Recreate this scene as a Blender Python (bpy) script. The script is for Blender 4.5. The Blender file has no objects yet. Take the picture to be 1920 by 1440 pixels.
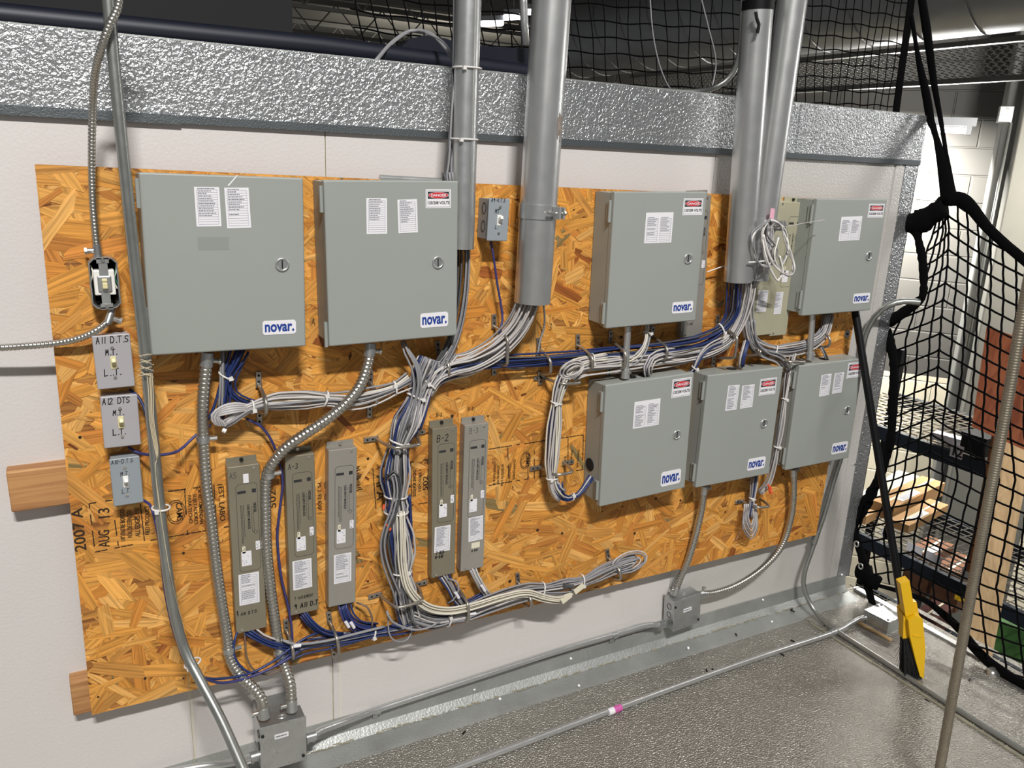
import bpy, math, random
from mathutils import Vector, Matrix
random.seed(7)
C = bpy.context.scene.collection
SC = bpy.context.scene

# ------------------------------------------------------------------ camera
F_PX = 1544.23
XC = Vector((0.87780533, -0.08841146, 0.47078787))     # world X seen from the camera (right, down, forward)
ZC = Vector((0.04540447, -0.96303778, -0.26551207))
YC = Vector((-0.47686082, -0.25444378, 0.84134542))
CAM = Vector((0, -1.90, 1.58))
cam = bpy.data.cameras.new('camera'); cam.sensor_width = 36; cam.lens = F_PX/1920*36; cam.clip_start = .02
co = bpy.data.objects.new('camera', cam); C.objects.link(co)
right = Vector((XC[0], YC[0], ZC[0])); down = Vector((XC[1], YC[1], ZC[1])); fwd = Vector((XC[2], YC[2], ZC[2]))
rm = Matrix((right, -down, -fwd)).transposed()
co.matrix_world = Matrix.Translation(CAM) @ rm.to_4x4()
SC.camera = co
# ------------------------------------------------------------------ world, exposure, lights
w = bpy.data.worlds.new('world'); SC.world = w; w.use_nodes = True
w.node_tree.nodes['Background'].inputs[0].default_value = (.96, .97, 1, 1)
w.node_tree.nodes['Background'].inputs[1].default_value = .14
SC.view_settings.view_transform = 'Standard'; SC.view_settings.look = 'None'
SC.view_settings.gamma = 1; SC.view_settings.use_curve_mapping = False
SC.view_settings.exposure = -0.12
def area(name, loc, target, sx, sy, power, col=(1, .97, .93)):
    l = bpy.data.lights.new(name, 'AREA'); l.shape = 'RECTANGLE'; l.size = sx; l.size_y = sy
    l.energy = power; l.color = col
    o = bpy.data.objects.new(name, l); C.objects.link(o); o.location = loc
    o.rotation_euler = (Vector(target)-Vector(loc)).to_track_quat('-Z', 'Y').to_euler()
    return o
area('tube_light_front', (-.45, -5.2, 6.3), (.8, 0, .1), 1.3, .16, 730, (1, .98, .95))
area('tube_light_right', (4.4, -1.0, 2.7), (2.2, -.3, .6), .35, 2.4, 58, (1, .98, .95))
area('fill_light_left', (-2.4, -6.0, 3.0), (.9, 0, .3), 2.0, .5, 8, (1, .98, .96))  # soft fill added behind the camera to lift the low wall, no fixture

# ------------------------------------------------------------------ finding places
def ray(u, v):
    d = Vector(((u-960)/F_PX, (v-720)/F_PX, 1))
    return Vector((d.dot(XC), d.dot(YC), d.dot(ZC)))
def P(u, v, y=0.0):
    r = ray(u, v); return CAM + r*((y-CAM.y)/r.y)
def G(u, v, z=0.0):
    r = ray(u, v); return CAM + r*((z-CAM.z)/r.z)
def SX(u, v, x):
    r = ray(u, v); return CAM + r*(x/r.x)
def DP(u, v, d):
    return CAM + ray(u, v)*d

# ------------------------------------------------------------------ materials
def lin(c):
    if isinstance(c, str):
        c = [int(c[i:i+2], 16)/255 for i in (0, 2, 4)]
    return tuple(x/12.92 if x <= .04045 else ((x+.055)/1.055)**2.4 for x in c)+(1,)
MATS = {}
def mat(name, col, rough=.5, metal=0., bump=None, var=0., emit=0., alpha=1., spec=.5, coat=0, varscale=6, rvar=0):
    if name in MATS: return MATS[name]
    m = bpy.data.materials.new(name); m.use_nodes = True; nt = m.node_tree
    b = nt.nodes['Principled BSDF']; c = lin(col)
    b.inputs['Base Color'].default_value = c; b.inputs['Roughness'].default_value = rough
    b.inputs['Metallic'].default_value = metal; b.inputs['Specular IOR Level'].default_value = spec
    b.inputs['Coat Weight'].default_value = coat
    if emit: b.inputs['Emission Color'].default_value = c; b.inputs['Emission Strength'].default_value = emit
    b.inputs['Alpha'].default_value = alpha
    N = nt.nodes.new; L = nt.links.new
    geo = N('ShaderNodeNewGeometry')
    def noise(scale, detail=3, dist=0, rough_=.5, vec=None):
        n = N('ShaderNodeTexNoise'); n.inputs['Scale'].default_value = scale; n.inputs['Detail'].default_value = detail
        n.inputs['Distortion'].default_value = dist; n.inputs['Roughness'].default_value = rough_
        L(vec if vec is not None else geo.outputs['Position'], n.inputs['Vector']); return n
    if var:
        n = noise(varscale, 5, .4, .6)
        r = N('ShaderNodeMapRange'); r.inputs[1].default_value = .3; r.inputs[2].default_value = .7
        r.inputs[3].default_value = 1-var; r.inputs[4].default_value = 1+var
        L(n.outputs['Fac'], r.inputs[0])
        mx = N('ShaderNodeMix'); mx.data_type = 'RGBA'; mx.blend_type = 'MULTIPLY'; mx.inputs[0].default_value = 1
        mx.inputs[6].default_value = c; L(r.outputs[0], mx.inputs[7]); L(mx.outputs[2], b.inputs['Base Color'])
    if rvar:
        n = noise(varscale*1.7, 4, .3, .6)
        r = N('ShaderNodeMapRange'); r.inputs[1].default_value = .3; r.inputs[2].default_value = .7
        r.inputs[3].default_value = max(.03, rough-rvar); r.inputs[4].default_value = rough+rvar
        L(n.outputs['Fac'], r.inputs[0]); L(r.outputs[0], b.inputs['Roughness'])
    if bump:
        sc, st, dist = bump
        n = noise(sc, 2, dist, .5)
        bp = N('ShaderNodeBump'); bp.inputs['Strength'].default_value = 1; bp.inputs['Distance'].default_value = st
        L(n.outputs['Fac'], bp.inputs['Height']); L(bp.outputs[0], b.inputs['Normal'])
    MATS[name] = m; return m

M_white = mat('white_stucco_panel', 'cbc6c3', .55, bump=(150, .0006, 0), var=.02, varscale=2)
M_sheen = mat('satin_stucco_panel', 'cbc8c3', .33, .25, bump=(140, .0010, 0), var=.03, varscale=3)
M_band = mat('embossed_galvanised', 'c2c4c6', .30, .85, bump=(125, .0040, .9), var=.04, rvar=.03)
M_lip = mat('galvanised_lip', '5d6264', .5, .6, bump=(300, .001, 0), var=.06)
M_floor = mat('embossed_floor_sheet', 'aaa69e', .36, .88, bump=(185, .0068, 0), var=.08, varscale=3)
M_flash = mat('galvanised_flashing', 'a4a6a3', .50, .65, bump=(160, .0014, .4), var=.12, varscale=7, rvar=.08)
M_dirt = mat('caulk_dirt', 'a59a78', .9, var=.3, varscale=30)
M_caulk = mat('old_caulk', '8a8574', .8, var=.2, varscale=30)
M_galv = mat('galvanised_steel', 'c2c4c3', .34, .8, var=.06, varscale=25, rvar=.04)
M_emt = mat('conduit_steel', 'c6c7c6', .33, .8, var=.04, varscale=14, rvar=.03)
M_emtd = mat('dull_conduit_steel', '9b9d99', .36, .8, var=.08, varscale=20, rvar=.04)
M_flex = mat('flex_steel', 'b9b6ae', .3, .92, var=.04)
M_box = mat('stamped_steel', 'b9bbbb', .33, .85, var=.08, varscale=30, rvar=.08)
M_cab = mat('grey_enclosure_paint', '919590', .45, 0, bump=(900, .00012, 0), var=.015, varscale=4)
M_swg = mat('switch_plate_lilac', 'a3a0a3', .45, bump=(900, .0001, 0))
M_swb = mat('switch_plate_blue_grey', '8b9297', .45, bump=(900, .0001, 0))
M_mod = mat('olive_grey_metal', '857f6e', .40, .35, var=.06, varscale=9, bump=(700, .0001, 0))
M_mod2 = mat('warm_grey_metal', '9a968e', .40, .35, var=.04, varscale=9, bump=(700, .0001, 0))
M_modt = mat('old_cream_metal', 'aba78f', .45, .15, var=.08, varscale=9)
M_paper = mat('paper', 'dcdade', .7)
M_cream = mat('cream_sticker', 'd8d2bb', .6)
M_ink = mat('printer_ink', '26262a', .7)
M_fade = mat('faded_ink', '6e6e78', .8)
M_mark = mat('marker_ink', '121214', .5)
M_stamp = mat('stamp_ink', '2a1c10', .8)
M_logo = mat('logo_blue', '16398a', .5)
M_red = mat('label_red', 'c3202c', .5)
M_black = mat('black_plastic', '0b0b0d', .45, spec=.25)
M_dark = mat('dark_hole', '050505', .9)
M_grom = mat('black_rubber', '16181a', .7)
M_gcab = mat('grey_cable_jacket', '88878a', .5, var=.06)
M_lcab = mat('light_cable_jacket', 'b6b1ae', .5, var=.05)
M_wcab = mat('cream_cable_jacket', 'cfc9b9', .5, var=.04)
M_dcab = mat('charcoal_cable_jacket', '4b4c4e', .5, var=.06)
M_bcab = mat('blue_cable_jacket', '1f2f60', .45, var=.08)
M_vcab = mat('violet_cable_jacket', '35366a', .45, var=.08)
M_tie = mat('nylon_tie', 'd6d3cf', .45)
M_ring = mat('ring_steel', 'a39d94', .32, .8, var=.1, varscale=40)
M_ivory = mat('ivory_plastic', 'd6cc9c', .4)
M_wht = mat('white_plastic', 'e2e0da', .4)
M_yel = mat('yellow_plastic', 'dcae10', .42, bump=(300, .0004, 0))
M_bris = mat('black_bristles', '0c0c0e', .7, bump=(700, .002, 0))
M_net = mat('black_net_cord', '040405', .9, spec=.1)
M_strap = mat('black_webbing', '050506', .9, bump=(500, .001, 0), spec=.1)
M_navy = mat('navy_steel', '0d1120', .5, .2)
M_dceil = mat('dark_ceiling_steel', '090a0e', .7)
M_tr = mat('joist_steel', '77756f', .5, .3)
M_duct = mat('duct_sheet', '9a9b9b', .45, .6, var=.07, varscale=5)
M_orange = mat('orange_wirenut', 'd8532c', .5)
M_pink = mat('pink_tape', 'c05a9c', .5)
M_string = mat('cotton_string', 'bdb094', .9)
M_col = mat('grey_column_paint', '6c6c69', .6, var=.04)
M_ply = mat('raw_plywood', 'b79a72', .7, var=.1, varscale=8)
M_brown = mat('brown_wood', '7b4a24', .6, var=.12, varscale=8)
M_card = mat('cardboard', 'a37f55', .8, var=.06)
M_card2 = mat('dark_cardboard', '6b4630', .8, var=.06)
M_rcard = mat('reddish_panel', '8a4a30', .6, var=.12, varscale=6)
M_beam = mat('dark_blue_shelf_steel', '1e252e', .45, .3)
M_chrome = mat('shelf_wire', 'a9a49a', .3, .8)
M_green = mat('green_plastic', '4c7a3c', .5)
M_tube = mat('lit_tube', 'ffffff', .5, emit=14)
M_grayf = mat('fixture_enamel', '8f9298', .4)
M_screw = mat('screw_steel', 'c2c0ba', .3, .9)
M_rivet = mat('white_rivet', 'e6e6e6', .35)

def wood_mat(name, c1, c2, axis='X', sc=1.0, rough=.6):
    m = bpy.data.materials.new(name); m.use_nodes = True; nt = m.node_tree; b = nt.nodes['Principled BSDF']
    N = nt.nodes.new; L = nt.links.new
    g = N('ShaderNodeNewGeometry'); mp = N('ShaderNodeMapping')
    mp.inputs['Scale'].default_value = (3*sc, 60*sc, 60*sc) if axis == 'X' else (60*sc, 60*sc, 3*sc)
    n = N('ShaderNodeTexNoise'); n.inputs['Scale'].default_value = 1; n.inputs['Detail'].default_value = 5
    n.inputs['Distortion'].default_value = 1.2
    r = N('ShaderNodeValToRGB'); r.color_ramp.elements[0].color = lin(c1); r.color_ramp.elements[1].color = lin(c2)
    r.color_ramp.elements[0].position = .35; r.color_ramp.elements[1].position = .62
    L(g.outputs['Position'], mp.inputs[0]); L(mp.outputs[0], n.inputs['Vector']); L(n.outputs['Fac'], r.inputs[0])
    L(r.outputs[0], b.inputs['Base Color']); b.inputs['Roughness'].default_value = rough
    return m
M_rcard = wood_mat('reddish_wood', '7c3f27', '9c5a3a', 'Z', .6)
M_lumber = wood_mat('pine_lumber', '97683f', 'b98a58')
M_plyv = wood_mat('plywood_face', 'a98c66', 'c2a47b', 'Z', .5)
M_edge = wood_mat('osb_edge', '7a4a1c', 'b47a38')

def osb_mat():
    m = bpy.data.materials.new('osb_strands'); m.use_nodes = True; nt = m.node_tree; b = nt.nodes['Principled BSDF']
    N = nt.nodes.new; L = nt.links.new
    uv = N('ShaderNodeUVMap'); uv.uv_map = 'UVMap'
    at = N('ShaderNodeAttribute'); at.attribute_name = 'tone'
    mp = N('ShaderNodeMapping'); mp.inputs['Scale'].default_value = (5, 165, 1)
    n = N('ShaderNodeTexNoise'); n.inputs['Scale'].default_value = 1; n.inputs['Detail'].default_value = 5; n.inputs['Roughness'].default_value = .62; n.inputs['Distortion'].default_value = .6
    L(uv.outputs[0], mp.inputs[0]); L(mp.outputs[0], n.inputs['Vector'])
    r = N('ShaderNodeMapRange'); r.inputs[1].default_value = .34; r.inputs[2].default_value = .60
    r.inputs[3].default_value = .56; r.inputs[4].default_value = 1.14
    L(n.outputs['Fac'], r.inputs[0])
    mx = N('ShaderNodeMix'); mx.data_type = 'RGBA'; mx.blend_type = 'MULTIPLY'; mx.inputs[0].default_value = 1
    L(at.outputs['Color'], mx.inputs[6]); L(r.outputs[0], mx.inputs[7]); L(mx.outputs[2], b.inputs['Base Color'])
    b.inputs['Roughness'].default_value = .5; b.inputs['Specular IOR Level'].default_value = .35
    bp = N('ShaderNodeBump'); bp.inputs['Distance'].default_value = .0006; bp.inputs['Strength'].default_value = .8
    L(n.outputs['Fac'], bp.inputs['Height']); L(bp.outputs[0], b.inputs['Normal'])
    return m
M_osb = osb_mat()

def block_mat():
    m = bpy.data.materials.new('painted_block'); m.use_nodes = True; nt = m.node_tree; b = nt.nodes['Principled BSDF']
    N = nt.nodes.new; L = nt.links.new
    tc = N('ShaderNodeTexCoord')
    br = N('ShaderNodeTexBrick'); br.inputs['Scale'].default_value = 1
    br.inputs['Brick Width'].default_value = .40; br.inputs['Row Height'].default_value = .20
    br.inputs['Mortar Size'].default_value = .008; br.inputs['Mortar Smooth'].default_value = .6
    mp = N('ShaderNodeMapping'); mp.inputs['Rotation'].default_value = (math.radians(90), 0, 0)
    L(tc.outputs['Object'], mp.inputs[0]); L(mp.outputs[0], br.inputs['Vector'])
    sep = N('ShaderNodeSeparateXYZ'); L(tc.outputs['Object'], sep.inputs[0])
    gt = N('ShaderNodeMath'); gt.operation = 'GREATER_THAN'; gt.inputs[1].default_value = 2.45
    L(sep.outputs[2], gt.inputs[0])
    mx = N('ShaderNodeMix'); mx.data_type = 'RGBA'; mx.inputs[6].default_value = lin('d8cfb8'); mx.inputs[7].default_value = lin('55534f')
    L(gt.outputs[0], mx.inputs[0])
    mm = N('ShaderNodeMix'); mm.data_type = 'RGBA'; mm.blend_type = 'MULTIPLY'
    mm.inputs[7].default_value = (1.12, 1.12, 1.1, 1)
    L(br.outputs['Fac'], mm.inputs[0]); L(mx.outputs[2], mm.inputs[6]); L(mm.outputs[2], b.inputs['Base Color'])
    bp = N('ShaderNodeBump'); bp.inputs['Distance'].default_value = .008; bp.invert = True
    L(br.outputs['Fac'], bp.inputs['Height']); L(bp.outputs[0], b.inputs['Normal']); b.inputs['Roughness'].default_value = .55
    return m
M_block = block_mat()

# ------------------------------------------------------------------ geometry helpers
class Fr:
    def __init__(s, o=(0, 0, 0), ex=(1, 0, 0), ez=(0, 0, 1)):
        s.o = Vector(o); s.ex = Vector(ex).normalized(); ez = Vector(ez)
        s.ey = ez.cross(s.ex).normalized(); s.ez = s.ex.cross(s.ey).normalized()
    def p(s, x, y, z): return s.o + s.ex*x + s.ey*y + s.ez*z
W0 = Fr()
class MB:
    def __init__(s): s.v = []; s.f = []
    def add(s, vs, fs):
        n = len(s.v); s.v += [Vector(v) for v in vs]; s.f += [tuple(i+n for i in f) for f in fs]; return s
    def box(s, x0, x1, y0, y1, z0, z1, fr=W0, bv=0.):
        if bv <= 0:
            vs = [fr.p(x, y, z) for z in (z0, z1) for y in (y0, y1) for x in (x0, x1)]
            return s.add(vs, [(0, 2, 3, 1), (4, 5, 7, 6), (0, 1, 5, 4), (2, 6, 7, 3), (0, 4, 6, 2), (1, 3, 7, 5)])
        # bevelled: front face (y0) and vertical edges chamfered
        def ring(y, i):
            return [fr.p(x0+i, y, z0), fr.p(x1-i, y, z0), fr.p(x1, y, z0+i), fr.p(x1, y, z1-i), fr.p(x1-i, y, z1), fr.p(x0+i, y, z1), fr.p(x0, y, z1-i), fr.p(x0, y, z0+i)] if i else None
        def ring2(y, ins):
            a, b_, c, d = x0+ins, x1-ins, z0+ins, z1-ins
            k = bv*.7
            return [fr.p(a+k, y, c), fr.p(b_-k, y, c), fr.p(b_, y, c+k), fr.p(b_, y, d-k), fr.p(b_-k, y, d), fr.p(a+k, y, d), fr.p(a, y, d-k), fr.p(a, y, c+k)]
        rs = [ring2(y0, bv), ring2(y0+bv*.35, bv*.35), ring2(y0+bv, 0), ring2(y1, 0)]
        vs = sum(rs, []); fs = [tuple(range(8))]
        for r in range(3):
            for i in range(8): fs.append((r*8+i, (r+1)*8+i, (r+1)*8+(i+1) % 8, r*8+(i+1) % 8))
        fs.append(tuple(range(31, 23, -1)))
        return s.add(vs, fs)
    def tube(s, pts, r, seg=8, closed=False, radf=None, flat=1.0, up=None):
        pts = [Vector(p) for p in pts]; n = len(pts)
        if n < 2: return s
        tg = []
        for i in range(n):
            a = pts[(i-1) % n] if (closed or i > 0) else pts[0]
            b = pts[(i+1) % n] if (closed or i < n-1) else pts[-1]
            t = (b-a); tg.append(t.normalized() if t.length > 1e-9 else Vector((0, 0, 1)))
        u = Vector(up) if up is not None else (Vector((0, 1, 0)) if abs(tg[0].y) < .9 else Vector((1, 0, 0)))
        vs = []
        for i in range(n):
            t = tg[i]; u = (u - t*u.dot(t))
            if up is not None:
                u = Vector(up) - t*Vector(up).dot(t)
            if u.length < 1e-6: u = t.orthogonal()
            u.normalize(); w_ = t.cross(u)
            rr = radf(i) if radf else r
            for k in range(seg):
                a = 2*math.pi*k/seg
                vs.append(pts[i] + u*(math.cos(a)*rr*flat) + w_*(math.sin(a)*rr))
        fs = []
        m = n if closed else n-1
        for i in range(m):
            j = (i+1) % n
            for k in range(seg):
                fs.append((i*seg+k, i*seg+(k+1) % seg, j*seg+(k+1) % seg, j*seg+k))
        if not closed:
            fs.append(tuple(range(seg-1, -1, -1))); fs.append(tuple((n-1)*seg+k for k in range(seg)))
        return s.add(vs, fs)
    def cyl(s, a, b, r, seg=16): return s.tube([a, b], r, seg)
    def disc(s, c, nrm, r, th, seg=16):
        n = Vector(nrm).normalized(); return s.tube([Vector(c), Vector(c)+n*th], r, seg)
    def prism(s, pts2, y0, y1, fr=W0):
        n = len(pts2)
        vs = [fr.p(x, y0, z) for x, z in pts2]+[fr.p(x, y1, z) for x, z in pts2]
        fs = [tuple(range(n)), tuple(range(2*n-1, n-1, -1))]+[(i, i+n, (i+1) % n+n, (i+1) % n) for i in range(n)]
        return s.add(vs, fs)
    def hull3(s, quad_a, quad_b):
        vs = list(quad_a)+list(quad_b); n = len(quad_a)
        return s.add(vs, [tuple(range(n)), tuple(range(2*n-1, n-1, -1))]+[(i, i+n, (i+1) % n+n, (i+1) % n) for i in range(n)])

def wloc(o):
    l = Vector((0, 0, 0))
    while o: l += o.location; o = o.parent
    return l
def tagit(o, label=None, cat=None, group=None, kind=None):
    if label: o['label'] = label
    if cat: o['category'] = cat
    if group: o['group'] = group
    if kind: o['kind'] = kind
    return o
def build(name, mb, m, parent=None, smooth=False, recalc=True):
    vs, fs = mb.v, mb.f
    xs = [v.x for v in vs]; ys = [v.y for v in vs]; zs = [v.z for v in vs]
    org = Vector(((min(xs)+max(xs))/2, (min(ys)+max(ys))/2, min(zs)))
    me = bpy.data.meshes.new(name); me.from_pydata([v-org for v in vs], [], fs)
    if recalc:
        import bmesh
        bm = bmesh.new(); bm.from_mesh(me); bmesh.ops.recalc_face_normals(bm, faces=bm.faces[:]); bm.to_mesh(me); bm.free()
    me.materials.append(m)
    if smooth:
        for p in me.polygons: p.use_smooth = True
        if smooth == 'auto': me.set_sharp_from_angle(angle=math.radians(40))
    o = bpy.data.objects.new(name, me); C.objects.link(o)
    o.location = org - (wloc(parent) if parent else Vector((0, 0, 0))); o.parent = parent
    return o
def thing(name, label, cat, loc, group=None):
    o = bpy.data.objects.new(name, None); C.objects.link(o); o.location = loc; o.empty_display_size = .02
    return tagit(o, label, cat, group)
def struct(name, mb, m, parent=None, smooth=False):
    o = build(name, mb, m, parent, smooth)
    if not parent: o['kind'] = 'structure'
    return o
def smoothpath(pts, step=.012):
    """Catmull-Rom through pts, resampled about every step metres."""
    pts = [Vector(p) for p in pts]; q = [pts[0]*2-pts[1]]+pts+[pts[-1]*2-pts[-2]]
    out = []
    for i in range(1, len(q)-2):
        p0, p1, p2, p3 = q[i-1:i+3]; n = max(1, int((p2-p1).length/step))
        for k in range(n):
            t = k/n
            out.append(.5*((2*p1)+(p2-p0)*t+(2*p0-5*p1+4*p2-p3)*t*t+(3*p1-p0-3*p2+p3)*t**3))
    out.append(pts[-1]); return out
def px(pts, y=None):
    return [P(*p) if len(p) == 3 else P(p[0], p[1], y) for p in pts]

# text -----------------------------------------------------------------
def text(name, s, fr, h, m, parent, align='CENTER', depth=.0004, off=0.0, sx=1.0, width=None):
    """printed lettering: baseline at the frame's origin, reading along ex, facing -ey"""
    cu = bpy.data.curves.new(name, 'FONT'); cu.body = s; cu.size = 1.0; cu.align_x = align; cu.offset = off
    cu.resolution_u = 3
    o = bpy.data.objects.new(name, cu); C.objects.link(o)
    dg = bpy.context.evaluated_depsgraph_get(); dg.update()
    me = bpy.data.meshes.new_from_object(o.evaluated_get(dg)); bpy.data.objects.remove(o)
    if not me.vertices: return None
    ww = max(v.co.x for v in me.vertices)-min(v.co.x for v in me.vertices)
    k = h/.70; kx = k*sx
    if width: kx = width/ww
    mb = MB()
    mb.v = [fr.p(v.co.x*kx, -depth, v.co.y*k) for v in me.vertices]; mb.f = [tuple(p.vertices) for p in me.polygons]
    bpy.data.meshes.remove(me)
    return build(name, mb, m, parent, recalc=False)
ST = {'A': [[(0, 0), (2, 6), (4, 0)], [(1, 2.3), (3, 2.3)]], 'B': [[(0, 0), (0, 6), (3, 6), (3.6, 4.6), (3, 3.3), (0, 3.2)], [(3, 3.3), (4, 1.8), (3.2, 0), (0, 0)]],
'C': [[(4, 5), (2, 6), (0, 4), (0, 2), (2, 0), (4, 1)]], 'D': [[(0, 0), (0, 6), (2.5, 6), (4, 4), (4, 2), (2.5, 0), (0, 0)]],
'E': [[(4, 6), (0, 6), (0, 0), (4, 0)], [(0, 3), (3, 3)]], 'F': [[(4, 6), (0, 6), (0, 0)], [(0, 3), (3, 3)]], 'G': [[(4, 5), (2, 6), (0, 4), (0, 2), (2, 0), (4, 1), (4, 3), (2.4, 3)]],
'H': [[(0, 0), (0, 6)], [(4, 0), (4, 6)], [(0, 3), (4, 3)]], 'I': [[(2, 0), (2, 6)]], 'J': [[(4, 6), (4, 1), (2.4, 0), (.6, 1)]], 'L': [[(0, 6), (0, 0), (4, .2)]],
'M': [[(0, 0), (.5, 6), (2, 2.4), (3.6, 6), (4.2, 0)]], 'N': [[(0, 0), (0, 6), (4, 0), (4, 6)]], 'O': [[(2, 6), (0, 4), (0, 2), (2, 0), (4, 2), (4, 4), (2, 6)]],
'P': [[(0, 0), (0, 6), (3.4, 6), (4, 4.5), (3.4, 3), (0, 3)]], 'R': [[(0, 0), (0, 6), (3.4, 6), (4, 4.5), (3.4, 3), (0, 3)], [(1.8, 3), (4, 0)]], 'S': [[(4, 5.2), (2, 6), (.2, 5), (.4, 3.6), (3.6, 2.4), (3.8, 1), (2, 0), (0, .8)]],
'T': [[(-.2, 6), (4.4, 6)], [(2, 6), (2, 0)]], 'U': [[(0, 6), (0, 1.4), (2, 0), (4, 1.4), (4, 6)]], 'V': [[(0, 6), (2, 0), (4, 6)]], 'X': [[(0, 0), (4, 6)], [(0, 6), (4, 0)]], 'Y': [[(0, 6), (2, 3), (4, 6)], [(2, 3), (2, 0)]],
'0': [[(2, 6), (.2, 4), (.2, 2), (2, 0), (3.8, 2), (3.8, 4), (2, 6)]], '1': [[(2, 6), (2, 0)]], '2': [[(0, 5), (2, 6), (3.8, 4.8), (3, 3), (0, 0), (4.2, 0)]], '3': [[(0, 5.6), (2.4, 6), (3.6, 4.6), (1.6, 3.2), (4, 1.8), (2.4, 0), (0, .6)]],
'4': [[(3, 0), (3, 6), (0, 2), (4, 2)]], '5': [[(4, 6), (.6, 6), (.3, 3.4), (3, 3.4), (4, 1.8), (2.6, 0), (0, .5)]], '6': [[(3.4, 6), (.6, 3.4), (.2, 1.4), (2, 0), (3.8, 1.6), (2, 3.2), (.4, 2)]], '7': [[(0, 6), (4, 6), (1.5, 0)]],
'8': [[(2, 3.2), (.4, 4.6), (2, 6), (3.6, 4.6), (2, 3.2), (.1, 1.5), (2, 0), (3.9, 1.5), (2, 3.2)]], '9': [[(3.8, 4), (2, 3), (.3, 4.4), (2, 6), (3.8, 4.6), (3.2, 0)]], '-': [[(.8, 3), (3.2, 3)]], '.': [[(1.6, .1), (2.2, .1)]], '/': [[(0, 0), (4, 6)]], '|': [[(2, -1), (2, 7)]], ' ': []}
def hand(mb, s, fr, x, z, h, th, adv=5.6, jit=.25, slant=.08, wk=.68):
    """pen strokes of height h from (x, z) on the frame's face"""
    k = h/6; y = -.0006
    for ch in s:
        for st in ST.get(ch, []):
            q = [(x+(a*wk+b*slant+random.uniform(-jit, jit)*.5)*k, z+(b+random.uniform(-jit, jit)*.5)*k) for a, b in st]
            for (a, b), (c, d) in zip(q, q[1:]):
                L_ = math.hypot(c-a, d-b) or 1e-6; nx, nz = -(d-b)/L_*th/2, (c-a)/L_*th/2; ex, ez = (c-a)/L_*th*.4, (d-b)/L_*th*.4
                mb.add([fr.p(a-ex+nx, y, b-ez+nz), fr.p(a-ex-nx, y, b-ez-nz), fr.p(c+ex-nx, y, d+ez-nz), fr.p(c+ex+nx, y, d+ez+nz)], [(0, 1, 2, 3)])
        x += adv*k*wk*(.6 if ch in '.1I' else 1)
    return x

def rectfit(tl, tr, br, bl, y):
    a, b, c, d = [P(*q, y) for q in (tl, tr, br, bl)]
    ctr = (a+b+c+d)/4; wd = ((b-a).length+(c-d).length)/2; ht = ((a-d).length+(b-c).length)/2
    ex = ((b-a)+(c-d)).normalized(); ez = ((a-d)+(b-c)).normalized()
    ang = (math.atan2(ex.z, ex.x)+math.atan2(-ez.x, ez.z))/2
    ex = Vector((math.cos(ang), 0, math.sin(ang))); ez = Vector((-math.sin(ang), 0, math.cos(ang)))
    return Fr(ctr, ex, ez), wd, ht
def onface(fr, u, v, dy=0.0):
    """(x, z) in frame of the point of the face seen at pixel (u, v)"""
    r = ray(u, v); t = (fr.o-CAM).dot(fr.ey)/r.dot(fr.ey); d = CAM+r*t-fr.o
    return d.dot(fr.ex), d.dot(fr.ez)
def sub(fr, x, z, dy=0.0, rot=0.0):
    ex = fr.ex*math.cos(rot)+fr.ez*math.sin(rot); ez = -fr.ex*math.sin(rot)+fr.ez*math.cos(rot)
    return Fr(fr.p(x, dy, z), ex, ez)

# ================================================================== SETTING
YB = -.052          # board face
zB1, zB0 = P(900, 130).z, P(900, 260).z
ZT, ZL = 1.775, 1.612   # top and bottom of the metal band
XR = 2.60
# white wall panels with seams
seams = [-3.0, P(357, 1400).x*0+.16, P(610, 290).x, P(1338, 330).x, XR]
mb = MB()
zt = ZL+.02
for a, b in ((-3.0, seams[2]-.0012), (seams[2]+.0012, seams[3]-.0012)):
    mb.box(a, b, 0, .08, -.02, zt)
wall = struct('wall_back', mb, M_white)
mb = MB(); mb.box(seams[3]+.0006, XR, 0.0006, .08, -.02, zt); struct('wall_back_panel', mb, M_sheen, wall)
mb = MB(); mb.box(-3.0, XR, .004, .07, -.02, zt); struct('wall_core', mb, M_dirt, wall)
for i, (u, v0, v1) in enumerate([(357, 1270, 1440), (637, 1200, 1342)]):
    mb = MB(); a = P(u, v0, -.0005); b = P(u, v1, -.0005); mb.box(a.x-.001, a.x+.001, -.0012, 0, 0.05, a.z+.1); struct('panel_seam', mb, M_cream, wall)
# metal band over the wall
def band(x0, x1, y):
    mb = MB()
    mb.box(x0, x1, y, .14, ZL+.018, ZT); return mb
t1 = struct('trim_1', band(-3.0, P(1495, 250).x, -.006), M_band)
mb = MB(); mb.box(P(1495, 250).x-.004, XR+.012, -.0085, .14, ZL+.018, ZT+.001); struct('band_end_sheet', mb, M_band, t1)
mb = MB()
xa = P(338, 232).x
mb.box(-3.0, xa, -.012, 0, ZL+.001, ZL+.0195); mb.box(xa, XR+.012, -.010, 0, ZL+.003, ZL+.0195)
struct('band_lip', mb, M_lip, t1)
mb = MB(); mb.box(-3.0, XR, 0, .14, ZT, ZT+.004); struct('band_cap', mb, M_flash, t1)
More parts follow.
